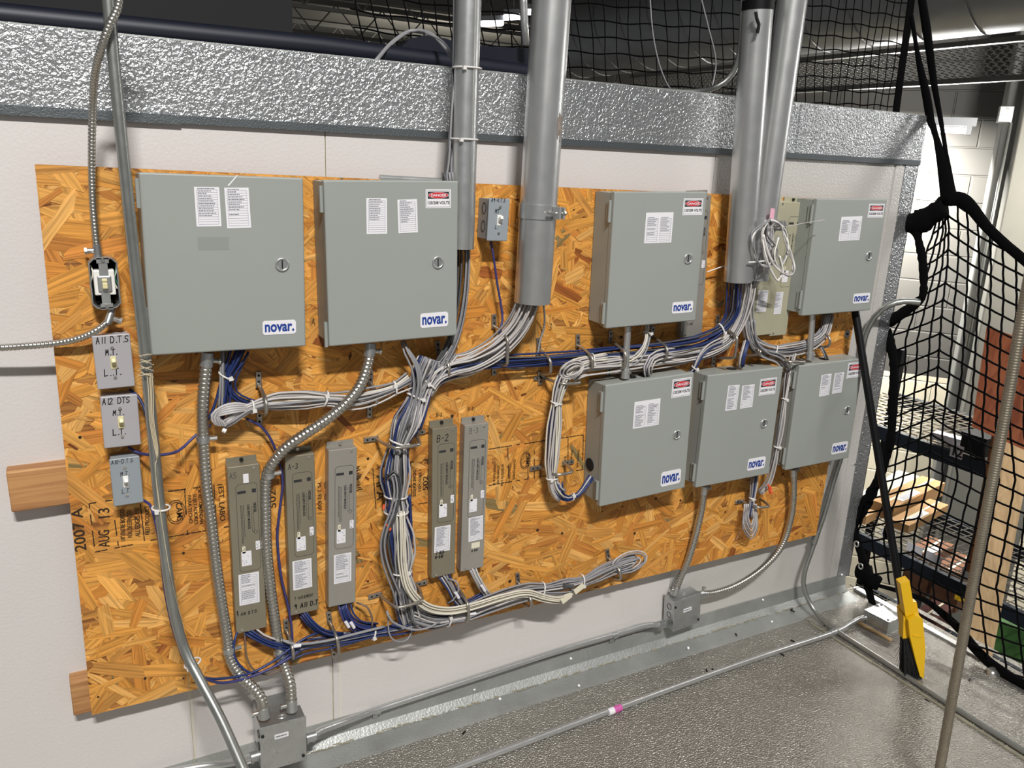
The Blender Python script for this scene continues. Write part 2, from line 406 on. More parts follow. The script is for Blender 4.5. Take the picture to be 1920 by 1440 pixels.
# corner trim at the right-hand end
mb = MB(); mb.box(XR-.055, XR+.012, -.005, 0, .06, ZL+.003); mb.box(XR+.009, XR+.012, -.005, .14, .06, ZL+.003)
t2 = struct('trim_2', mb, M_band)
mb = MB(); mb.box(XR-.1, XR-.056, -.003, 0, .06, ZL); struct('corner_inner_trim', mb, M_sheen, t2)
for (u, v) in ((1700, 372), (1692, 440), (1671, 525), (1672, 538), (1625, 780), (1618, 812), (1603, 870)):
    c = SX(u, v, XR-.02) if False else P(u, v, -.005)
    mb = MB(); mb.disc(c, (0, -1, 0), .004, .003, 8); struct('rivet', mb, M_screw, t2)
# floor of embossed sheets (the cooler's roof), with a seam
YF = -.085
fl = MB(); fl.box(-3.0, XR+.05, -4.6, .0, -.03, 0)
floor = struct('floor', fl, M_floor)
mb = MB(); e0 = G(1560, 1195); e1 = G(1920, 1440)
xs = G(1640, 1245).x
mb.box(xs, XR+.05, -4.5, -.09, 0, .003); struct('floor_end_sheet', mb, M_floor, floor)
mb = MB(); mb.box(XR+.03, XR+.055, -4.5, -.02, .003, .012); struct('floor_edge_angle', mb, M_galv, floor)
mb = MB()
for i in range(40):
    y = -.12-i*.09; q = random.random()
    mb.box(xs-.004-q*.004, xs+.002+random.random()*.005, y-.088, y, 0.0, .0034)
struct('seam_sealant', mb, M_caulk, floor)
# raised ribs in the end sheet
mb = MB()
for i in range(9):
    x = xs+.05+i*.05
    mb.tube([(x, -4.4, .003), (x, -.14, .003)], .013, 12, flat=.16, up=(0, 0, 1))
struct('pressed_ribs', mb, M_floor, floor)
# base flashing
mb = MB()
prof = [(0.0, .073), (-.004, .073), (-.012, .030), (-.03, .010), (YF, .003), (YF-.012, .0005), (YF-.012, 0), (-.0, 0)]
vs = [Vector((x, y, z)) for x in (-3.0, XR-.01) for y, z in prof]; n = len(prof)
mb.add(vs, [(i, i+1, i+1+n, i+n) for i in range(n-1)]+[tuple(range(n)), tuple(range(2*n-1, n-1, -1))])
bb = struct('baseboard_back', mb, M_flash)
mb = MB(); x = P(520, 1300).x
pts = []
for i in range(230):
    x = -.9+i*.0155
    if random.random() < .75:
        mb.tube([(x, -.028+random.uniform(-.004, .004), .012), (x+random.uniform(.008, .03), -.030+random.uniform(-.005, .005), .0115)], random.uniform(.0008, .003), 5)
struct('dried_caulk', mb, M_caulk, bb)
for (u, v) in ((889, 1293), (1070, 1235), (1085, 1286), (1290, 1216), (1290, 1215), (1430, 1125), (1447, 1166), (1578, 1078), (937, 1311)):
    g = G(u, v, .008)
    if g.y > -.012: g = P(u, v, -.008)
    mb = MB(); mb.disc(g, (0, -.5, .8), .0038, .003, 10); struct('rivet', mb, M_rivet, bb)

# ================================================================== OSB BOARD
btl, btr, bbr, bbl = [P(u, v, YB) for u, v in ((65, 308), (1642, 377), (1530, 1003), (172, 1341))]
board = thing('osb_board', 'large orange strand board sheet on the white wall behind all the grey enclosures', 'board', (1.2, YB+.006, btl.z-1.2))
def q2(a): return (a.x, a.z)
poly = [q2(btl), q2(bbl), q2(bbr), q2(btr)]
mb = MB(); mb.prism(poly, YB+.0012, YB+.013); build('panel', mb, M_edge, board)
def clip(pl, poly):
    n = len(poly)
    for i in range(n):
        ax, az = poly[i]; bx, bz = poly[(i+1) % n]
        out = []
        for j in range(len(pl)):
            p, q = pl[j], pl[(j+1) % len(pl)]
            sp = (bx-ax)*(p[1]-az)-(bz-az)*(p[0]-ax); sq = (bx-ax)*(q[1]-az)-(bz-az)*(q[0]-ax)
            if sp >= 0: out.append(p)
            if sp*sq < 0:
                t = sp/(sp-sq); out.append(tuple(p[k]+(q[k]-p[k])*t for k in range(4)))
        pl = out
        if len(pl) < 3: return []
    return pl
tones = ['d39a4c', 'cb9042', 'd8a356', 'c4863c', 'd0974c', 'd39b4c', 'c0823e', 'dbaa62', 'c9934c', 'cf9546']
V_, F_, UV_, CO_ = [], [], [], []
rs = random.Random(11)
NF = 6500
for i in range(NF):
    frac = i/NF
    cx = rs.uniform(btl.x-.02, btr.x+.02); cz = rs.uniform(bbl.z-.02, btl.z+.02)
    big = rs.random()
    L_ = rs.uniform(.06, .17) if big > .3 else rs.uniform(.015, .05); wd = rs.uniform(.010, .036) if big > .3 else rs.uniform(.002, .009)
    ang = rs.gauss(0, .75)+(math.pi/2 if rs.random() < .12 else 0)
    ca, sa = math.cos(ang), math.sin(ang)
    k = 5; top = []; bot = []
    for j in range(k+1):
        t = -1+2*j/k
        we = wd/2*(1-.25*abs(t)**4)
        top.append((t*L_/2, we*rs.uniform(.85, 1.1))); bot.append((t*L_/2, -we*rs.uniform(.85, 1.1)))
    sk = rs.uniform(-.5, .5)*wd*1.4; pk = rs.random()
    if pk < .35: top[0] = (top[0][0]+wd*.5, top[0][1]*.3); bot[-1] = (bot[-1][0]-wd*.5, bot[-1][1]*.3)
    pl = bot+top[::-1]; u0, v0 = rs.uniform(0, 50), rs.uniform(0, 50)
    pl = [(x+z/wd*sk, z) for x, z in pl]
    pl = [(cx+x*ca-z*sa, cz+x*sa+z*ca, x+u0, z+v0) for x, z in pl]
    pl = clip(pl, poly)
    if not pl: continue
    # thin strands lie nearly flush; deeper ones first
    y = YB+.0011-.0016*frac*rs.uniform(.85, 1.15)
    n = len(V_); V_ += [(p[0], y, p[1]) for p in pl]; F_.append(tuple(range(n, n+len(pl))))
    UV_ += [(p[2], p[3]) for p in pl]
    c = lin(rs.choice(tones)); g = rs.gauss(1.0, .07)
    if rs.random() < .008: c = lin('8f7c52'); g = rs.uniform(.8, 1)
    if rs.random() < .012: c = lin('9a5c2c'); g = rs.uniform(.8, 1)
    if i > 1500 and L_ < .028 and rs.random() < .22: c = lin('6e3f1a'); g = 1
    CO_.append((c[0]*g, c[1]*g*.93, c[2]*g*.85, 1))
me = bpy.data.meshes.new('strand_face'); org = Vector((1.2, YB, btl.z-1.2))
me.from_pydata([Vector(v)-org for v in V_], [], F_)
uvl = me.uv_layers.new(name='UVMap'); ca_ = me.color_attributes.new('tone', 'FLOAT_COLOR', 'CORNER')
uvf = []; cof = []
for pi, p in enumerate(me.polygons):
    for vi in p.vertices: uvf += UV_[vi]; cof += CO_[pi]
me.uv_layers['UVMap'].data.foreach_set('uv', uvf); me.color_attributes['tone'].data.foreach_set('color', cof)
me.materials.append(M_osb)
o = bpy.data.objects.new('strand_face', me); C.objects.link(o); o.parent = board; o.location = org-board.location
# base colour sheet below the strands
mb = MB(); mb.prism(poly, YB+.0011, YB+.0013); build('board_core', mb, M_edge, board)
BF = Fr((0, YB-.0012, 0), ((bbr-bbl)+(btr-btl)).normalized(), (0, 0, 1))
BFy = YB-.0011
def bpt(u, v): return onface(Fr((0, BFy, 0)), u, v)
BW = Fr((0, BFy, 0))
# nail heads and knots
for (u, v) in ((150, 820), (184, 1307), (272, 1272), (344, 1272), (396, 881), (344, 1037), (1076, 393), (768, 912), (840, 1022), (905, 1070), (1054, 1000), (1168, 950), (1230, 935), (1190, 1000), (1276, 938), (1430, 960), (1360, 960), (690, 1090), (1588, 626), (1586, 650), (1008, 994), (956, 1090), (760, 780), (848, 780), (915, 780), (1165, 632), (1260, 350), (690, 860), (455, 1050)):
    if v < 352: continue
    x, z = bpt(u, v); mb = MB(); mb.disc(BW.p(x, .0004, z), (0, -1, 0), random.uniform(.002, .005), .0006, 8); build('nail_hole', mb, M_stamp, board)
mb = MB(); x, z = bpt(1588, 626); mb.disc(BW.p(x, .0004, z), (0, -1, 0), .013, .002, 20); build('washer', mb, M_screw, board)
mb = MB(); mb.disc(BW.p(x, -.0018, z), (0, -1, 0), .004, .002, 12); build('washer_screw', mb, M_mark, board)

# printed stamps across the board (read upwards or downwards)
def stamp(lines, bx):
    """lines: (text, px u, v, height m, rot, width m)"""
    for s, u, v, h, rot, wd in lines:
        x, z = bpt(u, v)
        text('stamp_print', s, sub(BW, x, z, -.0002, rot), h, M_stamp, board, depth=.0003, off=.006, width=wd)
R90 = math.pi/2
stamp([('2007 A', 158, 992, .022, R90, .10), ('AUG', 205, 1008, .022, R90-.05, .04), ('13', 205, 962, .022, R90-.05, .022),
       ('1/8" ENTRE BORDES', 234, 985, .009, R90-.05, .075), ('REAL DE ESPACIO', 247, 983, .009, R90-.05, .062), ('ALL EDGES 1/8"', 262, 978, .010, R90-.05, .07),
       ('FIED PRODUCT', 280, 975, .009, R90-.05, .07),
       ('SE RECOMIENDAN', 373, 950, .008, -R90, .085), ('SUJETADORES', 363, 955, .008, -R90, .075), ('PARA TECHO', 353, 955, .008, -R90, .068),
       ('EST. LABO', 411, 945, .012, -R90, .085), ('502', 517, 935, .016, R90, .045),
       ('C C', 608, 920, .010, -R90, .05), ('PS 2-92 EXP 1', 596, 935, .009, -R90, .08),
       ('APA', 706, 915, .022, -R90, .07), ('THE ENGINEERED', 716, 935, .0095, -R90, .07),
       ('SIZED FOR SPACING', 780, 905, .009, R90, .075), ('EXPOSURE 1', 790, 900, .008, R90, .06), ('502', 802, 905, .014, R90, .04),
       ('DE 1/8" ENTRE BORDES', 929, 890, .0065, R90, .06), ('REAL DE ESPACIO', 936, 890, .0065, R90, .055), ('SPACE ALL EDGES 1/8"', 944, 890, .0075, R90, .065),
       ('C.C. FINISHED PRODUCT', 957, 886, .0065, R90, .06), ('QUALITY AUDITED', 966, 880, .0065, R90, .06),
       ('SUJETADORES', 1012, 880, .006, -R90, .055), ('STRENGTH AXIS', 1082, 860, .0065, -R90, .055), ('SERVICIO', 1070, 858, .006, -R90, .045), ('INC', 1058, 862, .006, -R90, .02)], board)
mb = MB()
def ln(u0, v0, u1, v1, th=.0022):
    x0, z0 = bpt(u0, v0); x1, z1 = bpt(u1, v1); L_ = math.hypot(x1-x0, z1-z0); n = max(2, int(L_/.012))
    for i in range(n):
        if random.random() < .22: continue
        a = (x0+(x1-x0)*i/n, z0+(z1-z0)*i/n); b = (x0+(x1-x0)*(i+.9)/n, z0+(z1-z0)*(i+.9)/n)
        nx, nz = -(z1-z0)/L_*th/2, (x1-x0)/L_*th/2
        mb.add([BW.p(a[0]+nx, -.0004, a[1]+nz), BW.p(a[0]-nx, -.0004, a[1]-nz), BW.p(b[0]-nx, -.0004, b[1]-nz), BW.p(b[0]+nx, -.0004, b[1]+nz)], [(0, 1, 2, 3)])
for l in ((167, 944, 212, 937), (167, 944, 178, 1035), (178, 1035, 262, 1018), (212, 955, 222, 1024), (262, 935, 271, 1015), (271, 1015, 440, 985), (346, 916, 352, 1004), (315, 921, 440, 905), (401, 908, 407, 992), (425, 905, 432, 985),
          (699, 878, 705, 955), (699, 878, 802, 861), (722, 955, 802, 942), (770, 866, 772, 940), (802, 861, 803, 940), (916, 842, 1094, 815), (916, 910, 1094, 880), (952, 838, 954, 905), (990, 831, 990, 900), (1002, 829, 1002, 898), (1065, 820, 1065, 885), (1094, 815, 1092, 880)):
    mb = MB(); ln(*l); build('stamp_line', mb, M_stamp, board)
for (u, v, r) in ((330, 960, .024), (985, 863, .021)):      # round mill emblem
    x, z = bpt(u, v); mb = MB()
    for rr in (r, r*.82):
        mb.tube([BW.p(x+rr*.8*math.cos(a*.2618), -.0002, z+rr*1.2*math.sin(a*.2618)) for a in range(24)], .0006, 4, closed=True)
    build('stamp_emblem', mb, M_stamp, board)
stamp([('CAMS', 331, 960, .013, -R90, .045), ('CAMS', 986, 863, .012, -R90, .038)], board)
for s, u, v, h in (('B-2', 818, 781, .009), ('B-3', 877, 770, .009), ('3 3', 1015, 620, .018), ('A', 584, 610, .016)):
    x, z = bpt(u, v); mb = MB(); hand(mb, s, BW, x, z, h, .0011); build('pencil_mark', mb, M_stamp, board)
mb = MB()
for k in range(16):
    x, z = bpt(670+random.uniform(-5, 6), 875+k*3); mb.box(x-.006, x+.006, -.0008, -.0004, z-.001, z+.0008, BW)
build('ink_scribble', mb, M_stamp, board)

# furring lumber behind the board
def lumber(u0, v0, u1, v1, lab):
    a = P(u0, v0, -.04); b = P(u1, v1, -.04)
    mb = MB(); mb.box(a.x, b.x, -.038, 0, b.z, a.z, W0, .002)
    o = build('lumber_block', mb, M_lumber, None, False); return tagit(o, lab, 'lumber')
a = P(12, 884, -.038); b = P(20, 962, -.038)
mb = MB(); fr = Fr((a.x, -.038, b.z), (1, 0, .015), (0, 0, 1)); mb.box(0, .45, 0, .038, 0, .089, fr, .003)
tagit(build('lumber_block', mb, M_lumber), 'pine two by four end sticking out left of the board at mid height', 'lumber')
a = P(131, 1280, -.038)
mb = MB(); fr = Fr((a.x, -.038, a.z-.089), (1, 0, .01), (0, 0, 1)); mb.box(0, .5, 0, .038, 0, .089, fr, .003)
tagit(build('lumber_block', mb, M_lumber), 'pine block peeking out behind the bottom left corner of the board', 'lumber')

# ================================================================== ENCLOSURES
def sheet(fr, parent, quad, rows=14, cols=1, seed=0, m=M_paper, cy=.9):
    (u0, v0), (u1, v1), (u2, v2), (u3, v3) = quad
    xz = [onface(fr, u, v) for u, v in quad]
    cx_ = sum(p[0] for p in xz)/4; cz_ = sum(p[1] for p in xz)/4
    wd = (math.dist(xz[0], xz[1])+math.dist(xz[3], xz[2]))/2; ht = (math.dist(xz[0], xz[3])+math.dist(xz[1], xz[2]))/2
    ang = math.atan2(xz[1][1]-xz[0][1], xz[1][0]-xz[0][0])*.5+math.atan2(-(xz[0][0]-xz[3][0]), xz[0][1]-xz[3][1])*.5
    f = sub(fr, cx_, cz_, -.0006, ang)
    mb = MB(); mb.box(-wd/2, wd/2, 0, .0006, -ht/2, ht/2, f); p = build('label_sheet', mb, m, parent)
    r = random.Random(seed); g = MB(); x0s = [-wd/2+wd*.09]; cw = wd*.82
    if cols == 2: x0s = [-wd/2+wd*.06, wd*.04]; cw = wd*.40
    top = ht/2*(.86 if cols == 1 else .62); bot = -ht/2*.88; rh = (top-bot)/rows; th = .00035
    for x0 in x0s:
        for i in range(rows+1):
            z = top-i*rh; g.box(x0, x0+cw, -.0003, 0, z-th/2, z+th/2, f)
        g.box(x0, x0+th, -.0003, 0, bot, top, f); g.box(x0+cw-th, x0+cw, -.0003, 0, bot, top, f)
        full = r.randint(int(rows*.6), rows-1)
        for i in range(-1, rows):
            if i > full or (i > 3 and r.random() < .1): continue
            z = top-i*rh-rh*.32; x = x0+cw*.05; e = x0+cw*r.uniform(.45, .9)
            hh = rh*.34
            while x < e:
                q = r.uniform(.0012, .005); g.box(x, min(x+q, e), -.0003, 0, z-hh, z, f); x += q+.0008
    build('print', g, M_fade, p)
    return p
def enclosure(name, lab, quad, ydoor, papers, danger, logo, lock, hinges, yback=YB-.003, seed=0, door_t=.016, m=M_cab, reveal=.006, brightness=None):
    fr, wd, ht = rectfit(*quad, ydoor)
    t = thing(name, lab, 'enclosure', fr.p(0, 0, -ht/2), 'grey control enclosures on the board')
    back = abs(yback-ydoor); hw, hh = wd/2, ht/2
    mb = MB(); mb.box(-hw+.001, hw-.006, door_t+.0015, back, -hh+.008, hh-.004, fr); body = build('body', mb, m, t)
    mb = MB(); mb.box(-hw, hw, 0, door_t, -hh, hh, fr, .003); door = build('door', mb, m, t)
    for s in hinges:
        mb = MB(); z = hh*s
        mb.tube([fr.p(-hw-.003, door_t*.8, z-.028), fr.p(-hw-.003, door_t*.8, z+.028)], .0042, 8)
        mb.box(-hw-.0025, -hw+.001, door_t*.8, door_t+.013, z-.026, z+.026, fr); build('hinge', mb, M_cab, t, smooth='auto')
    # lock: recessed ring with slotted disc
    x, z = onface(fr, *lock); lk = sub(fr, x, z)
    mb = MB(); mb.tube([lk.p(.0125*math.cos(a*.2618), -.0008, .0125*math.sin(a*.2618)) for a in range(24)], .0028, 6, closed=True); r_ = build('lock', mb, M_emt, t, True)
    mb = MB(); mb.disc(lk.p(0, .0005, 0), -lk.ey, .0115, .002, 20); dk = build('lock_disc', mb, M_galv, r_)
    mb = MB(); mb.box(-.0012, .0012, -.0022, -.0014, -.009, .009, lk); build('key_slot', mb, M_dark, r_)
    for i, p in enumerate(papers): sheet(fr, t, p[0], p[1], p[2], seed*7+i)
    if danger:
        (u0, v0), (u1, v1) = danger
        x0, z0 = onface(fr, u0, v0); x1, z1 = onface(fr, u1, v1); cw = abs(x1-x0); chh = abs(z0-z1)
        f = sub(fr, (x0+x1)/2, (z0+z1)/2, -.0006)
        mb = MB(); mb.box(-cw/2, cw/2, 0, .0006, -chh/2, chh/2, f); d = build('danger_label', mb, M_paper, t)
        mb = MB(); e = .04*cw
        for b in ((-cw/2+e, cw/2-e, chh/2-e-.0005, chh/2-e), (-cw/2+e, cw/2-e, -chh/2+e, -chh/2+e+.0005), (-cw/2+e, -cw/2+e+.0005, -chh/2+e, chh/2-e), (cw/2-e-.0005, cw/2-e, -chh/2+e, chh/2-e)): mb.box(b[0], b[1], -.0002, 0, b[2], b[3], f)
        mb.box(-cw*.42, cw*.42, -.0003, 0, chh*.0, chh*.38, f); build('black_field', mb, M_ink, d)
        mb = MB(); ov = [(cw*.385*math.cos(a*.2618), chh*.19+chh*.155*math.sin(a*.2618)) for a in range(24)]; mb.prism([(p[0]*1.04, chh*.19+(p[1]-chh*.19)*1.08) for p in ov], -.0004, 0, f); build('oval_rim', mb, M_paper, d)
        mb = MB(); mb.prism(ov, -.0006, 0, f); build('red_oval', mb, M_red, d)
        text('danger_text', 'DANGER', sub(f, 0, chh*.12, -.0007), chh*.14, M_paper, d, off=.02, width=cw*.62)
        text('voltage_text', '120/208 VOLTS', sub(f, 0, -chh*.28, -.0002), chh*.15, M_ink, d, off=.02, width=cw*.86)
    (u0, v0), (u1, v1) = logo
    x0, z0 = onface(fr, u0, v0); x1, z1 = onface(fr, u1, v1); cw = abs(x1-x0); chh = abs(z0-z1)
    f = sub(fr, (x0+x1)/2, (z0+z1)/2, -.0008)
    mb = MB(); k = chh*.12
    mb.prism([(-cw/2+k, -chh/2), (cw/2-k, -chh/2), (cw/2, -chh/2+k), (cw/2, chh/2-k), (cw/2-k, chh/2), (-cw/2+k, chh/2), (-cw/2, chh/2-k), (-cw/2, -chh/2+k)], 0, .0008, f); b = build('logo_badge', mb, M_paper, t)
    text('logo_text', 'novar.', sub(f, .0, -chh*.26, -.0003), chh*.74, M_logo, b, off=.03, width=cw*.88)
    return t, fr, wd, ht
YD = -.142
encs = []
def Q(*a): return [(a[i], a[i+1]) for i in range(0, 8, 2)]
c1 = enclosure('control_enclosure', 'largest grey enclosure at the upper left, two label sheets, no danger label', Q(258, 321, 566, 336, 576, 651, 285, 665), YD,
    [(Q(363, 350, 411, 351, 415, 425, 369, 424), 14, 1), (Q(420, 352, 466, 352, 471, 428, 426, 427), 14, 1)], None, ((492, 602), (555, 625)), (529, 496), (.78, -.62), seed=1)
c2 = enclosure('control_enclosure', 'grey enclosure with a danger label, second from the left in the top row', Q(604, 334, 854, 343, 862, 632, 620, 646), YD,
    [(Q(686, 371, 724, 372, 727, 439, 688, 438), 14, 1), (Q(744, 374, 781, 374, 784, 437, 748, 436), 14, 1)], ((798, 355), (845, 390)), ((788, 588), (840, 611)), (821, 492), (.78, -.86), seed=2)
c3 = enclosure('control_enclosure', 'grey enclosure with one wide label sheet, right of the thickest pipe', Q(1152, 357, 1323, 362, 1307, 603, 1138, 614), YD,
    [(Q(1211, 398, 1262, 399, 1259, 456, 1208, 455), 12, 2)], ((1282, 372), (1316, 403)), ((1261, 567), (1298, 585)), (1290, 485), (.72, -.78), seed=3)
c4 = enclosure('control_enclosure', 'shiny grey enclosure at the far right of the top row, behind the wire coil', Q(1535, 372, 1661, 374, 1635, 583, 1503, 591), YD+.004,
    [(Q(1577, 405, 1616, 407, 1611, 452, 1573, 450), 12, 2)], ((1630, 382), (1655, 408)), ((1601, 551), (1629, 567)), (1629, 480), (.74, -.72), seed=4)
c5 = enclosure('control_enclosure', 'grey enclosure at the left of the lower row, a hole with cables in its side', Q(1135, 723, 1302, 698, 1284, 916, 1126, 949), YD,
    [(Q(1189, 753, 1237, 748, 1236, 796, 1187, 804), 12, 2)], ((1261, 712), (1294, 741)), ((1240, 886), (1275, 905)), (1269, 815), (.72, -.74), seed=5)
c6 = enclosure('control_enclosure', 'grey enclosure in the middle of the lower row, between its two neighbours', Q(1330, 706, 1469, 686, 1442, 889, 1303, 915), YD+.004,
    [(Q(1365, 723, 1385, 722, 1382, 768, 1360, 770), 14, 1), (Q(1391, 723, 1414, 721, 1411, 763, 1388, 766), 14, 1)], ((1426, 711), (1453, 738)), ((1403, 861), (1433, 877)), (1432, 794), (.72, -.74), seed=6)
c7 = enclosure('control_enclosure', 'grey enclosure at the right end of the lower row, against the black pole', Q(1500, 686, 1621, 671, 1591, 859, 1473, 882), YD+.004,
    [(Q(1540, 703, 1559, 701, 1554, 741, 1536, 743), 14, 1), (Q(1565, 700, 1583, 698, 1577, 736, 1560, 738), 14, 1)], ((1591, 681), (1615, 706)), ((1561, 832), (1587, 847)), (1588, 769), (.72, -.74), seed=7)
# knockout details
def hole_on_top(e, fx, r=.016, m=M_dark, name='knockout_hole', dy=.05):
    t, fr, wd, ht = e; mb = MB(); mb.tube([fr.p(fx*wd/2, dy, ht/2-.005), fr.p(fx*wd/2, dy, ht/2-.003)], r, 16); return build(name, mb, m, t)
hole_on_top(c5, -.22); hole_on_top(c5, .06)
hole_on_top(c6, -.1); hole_on_top(c7, .1)
t, fr, wd, ht = c5
mb = MB(); x0, z0 = onface(fr, 1103, 897); mb.tube([fr.p(-wd/2-.001, .06, z0+.012), fr.p(-wd/2+.003, .06, z0+.012)], .019, 18); build('knockout_hole', mb, M_dark, t)
t, fr, wd, ht = c1
mb = MB(); x, z = onface(fr, 400, 450); mb.box(x-.03, x+.03, -.0003, 0, z-.02, z+.006, fr)
build('tape_remnant', mb, mat('clear_tape', '8a8e89', .3, spec=.5), t)
mb = MB(); x, z = onface(fr, 426, 348); mb.add([fr.p(x, -.0006, z), fr.p(x+.003, -.0006, z-.001), fr.p(x+.022, -.0006, z+.021), fr.p(x+.019, -.0006, z+.021)], [(0, 1, 2, 3)]); build('tape_sliver', mb, M_paper, t)

# ================================================================== CASE INPUT MODULES
def module(lab, quad, y, m=M_mod, title=None, tsize=.016, paper=None, tag=None, notes=(), face=True, top=True, seed=0, mats=M_ink, screws=True, cyst=True):
    fr, wd, ht = rectfit(*quad, y)
    t = thing('input_module', lab, 'module', fr.p(0, 0, -ht/2), 'narrow metal case input modules')
    back = abs(YB-.0025-y); hw, hh = wd/2, ht/2
    mb = MB(); mb.box(-hw, hw, 0, back, -hh, hh, fr, .0015); build('case', mb, m, t)
    mb = MB(); mb.box(-hw+.002, hw-.002, back-.004, back, hh-.002, hh+.013, fr); build('mounting_flange', mb, m, t)
    mb = MB(); mb.tube([fr.p(0, back-.003, hh+.007), fr.p(0, back-.008, hh+.007)], .0045, 10); build('mounting_screw', mb, M_mark if seed % 2 else M_screw, t)
    for sx, sz in ((.62, .96), (-.62, -.96)):
        mb = MB(); mb.disc(fr.p(sx*hw, .0002, sz*hh), -fr.ey, .0032, .0018, 10); build('screw', mb, M_screw, t)
    g = MB()
    if face:
        # outline panel
        a, b, c, d = -hw*.55, hw*.78, hh*.79, -hh*.25
        th = .0004; k = .006
        pl = [(a+k, c), (b-k, c), (b, c-k), (b, d+k), (b-k, d), (a+k, d), (a, d+k), (a, c-k)]
        for (x0, z0), (x1, z1) in zip(pl, pl[1:]+pl[:1]):
            L_ = math.hypot(x1-x0, z1-z0); nx, nz = -(z1-z0)/L_*th, (x1-x0)/L_*th
            g.add([fr.p(x0+nx, -.0003, z0+nz), fr.p(x0-nx, -.0003, z0-nz), fr.p(x1-nx, -.0003, z1-nz), fr.p(x1+nx, -.0003, z1+nz)], [(0, 1, 2, 3)])
        zz = c-.020
        g.box(a+.003, a+.022, -.0006, 0, zz-.003, zz+.003, fr); g.box(b-.012, b-.003, -.0006, 0, zz-.004, zz+.005, fr)
        r = random.Random(seed)
        for cxm in (-.30, -.12, -.22):
            x = hw*cxm; z = hh*.55-r.random()*.004
            e = z-hh*r.uniform(.36, .45)
            while z > e:
                q = r.uniform(.002, .007); g.box(x-.0006, x+.0005, -.0003, 0, z-q, z, fr); z -= q+.0012
        for k2 in range(2):
            x = hw*(.36+.12*k2); z = hh*.52; e = z-hh*.30
            while z > e:
                q = r.uniform(.002, .006); g.box(x-.0004, x+.0004, -.0003, 0, z-q, z, fr); z -= q+.0012
        g.tube([fr.p(hw*.55+.005*math.cos(a2*1.57), -.0002, hh*.21+.005*math.sin(a2*1.57)) for a2 in range(4)], .0005, 4, closed=True)
        zc = hh*.03
        build('face_print', g, mats, t)
        text('module_name', 'NOVAR', sub(fr, hw*.50, hh*.50, -.0002, -R90), .0062, mats, t, off=.03, width=.024)
        text('module_title', 'CASE INPUT MODULE2', sub(fr, hw*.10, hh*.40, -.0002, -R90), .0055, mats, t, off=.02, width=.062)
        for (x0, x1, z0, z1, mm) in ((hw*-.34, hw*-.14, -.012, .006, M_cream), (hw*.52, hw*.80, -.008, .014, M_paper), (hw*-.42, hw*.22, -hh*.21, -hh*.035, M_paper)):
            mb = MB(); mb.prism([(x0+.001, zc+z0), (x1-.001, zc+z0), (x1, zc+z0+.001), (x1, zc+z1-.001), (x1-.001, zc+z1), (x0+.001, zc+z1), (x0, zc+z1-.001), (x0, zc+z0+.001)], -.0005, 0, fr); st_ = build('sticker', mb, mm, t)
            g2 = MB()
            for _ in range(9):
                xx = r.uniform(x0+.001, x1-.003); z = zc+r.uniform(z0+.002, z1-.002); g2.box(xx, xx+r.uniform(.0008, .0025), -.0007, -.0005, z-.0006, z+.0006, fr)
            build('sticker_print', g2, M_ink, st_)
    if paper: sheet(fr, t, paper, 15, 1, seed+40)
    if tag:
        x, z = onface(fr, *tag); mb = MB(); mb.box(x-.006, x+.006, -.0006, 0, z-.011, z+.011, fr); st_ = build('sticker', mb, M_paper, t)
    if title or notes:
        if title:
            mb = MB(); x, z = onface(fr, title[1], title[2]); hand(mb, title[0], fr, x, z, tsize, title[3]); build('handwriting', mb, M_mark, t)
        for s, u, v, h, th in notes:
            mb = MB(); x, z = onface(fr, u, v); hand(mb, s, fr, x, z, h, th); build('handwriting', mb, M_mark, t)
    return t, fr, wd, ht
YM = -.082
m1 = module('olive metal module marked A5, leftmost of the lower modules', Q(425, 877, 486, 869, 501, 1176, 444, 1189), YM, title=('A5', 430, 898, .0007), tsize=.013, tag=(461, 897),
    paper=Q(446, 1078, 484, 1072, 488, 1128, 450, 1136), notes=(('8', 444, 1150, .006, .0012), ('9 A10 D.T.S', 444, 1156, .0075, .0013)), seed=1)
m2 = module('olive metal module marked A-3 with A11 D.T. written near its foot', Q(533, 857, 590, 850, 597, 1143, 546, 1155), YM, title=('A-3', 540, 881, .0012), tsize=.013,
    paper=Q(548, 1053, 584, 1046, 585, 1100, 550, 1107), notes=(('7 AUSIDMENT', 552, 1125, .007, .001), ('9 A11 D.T.', 552, 1142, .012, .0022)), seed=2)
m3 = module('unmarked paler grey module, third from the left below the enclosures', Q(613, 845, 667, 839, 669, 1129, 619, 1138), YM, M_mod2,
    paper=Q(625, 1041, 658, 1036, 659, 1089, 627, 1095), seed=4)
m4 = module('metal module marked B-2 in the middle of the board', Q(809, 805, 858, 798, 853, 1075, 811, 1084), YM, title=('B-2', 819, 829, .0017), tsize=.018,
    paper=Q(815, 989, 845, 984, 843, 1031, 814, 1037), notes=(('7-82A', 817, 1040, .008, .0018), ('8-010', 816, 1048, .008, .0018)), seed=5)
m5 = module('metal module marked B-3 in the middle of the board', Q(868, 798, 914, 793, 909, 1063, 867, 1071), YM, M_mod2, title=('B-3', 880, 813, .0008), tsize=.014,
    paper=Q(880, 972, 906, 965, 904, 1010, 877, 1017), notes=(('8-B10', 884, 1035, .0065, .0012),), seed=7)
t, fr, wd, ht = m5; x, z = onface(fr, 892, 1022); mb = MB(); mb.box(x-.013, x+.012, -.0004, 0, z-.008, z+.008, fr); build('sticker', mb, M_cream, t)
m6 = module('metal module half hidden behind the top row enclosure right of the thick pipe', Q(1288, 366, 1336, 367, 1314, 628, 1281, 634), YM+.008, M_mod2, seed=8, notes=(('7-G9C', 1287, 611, .008, .001),))
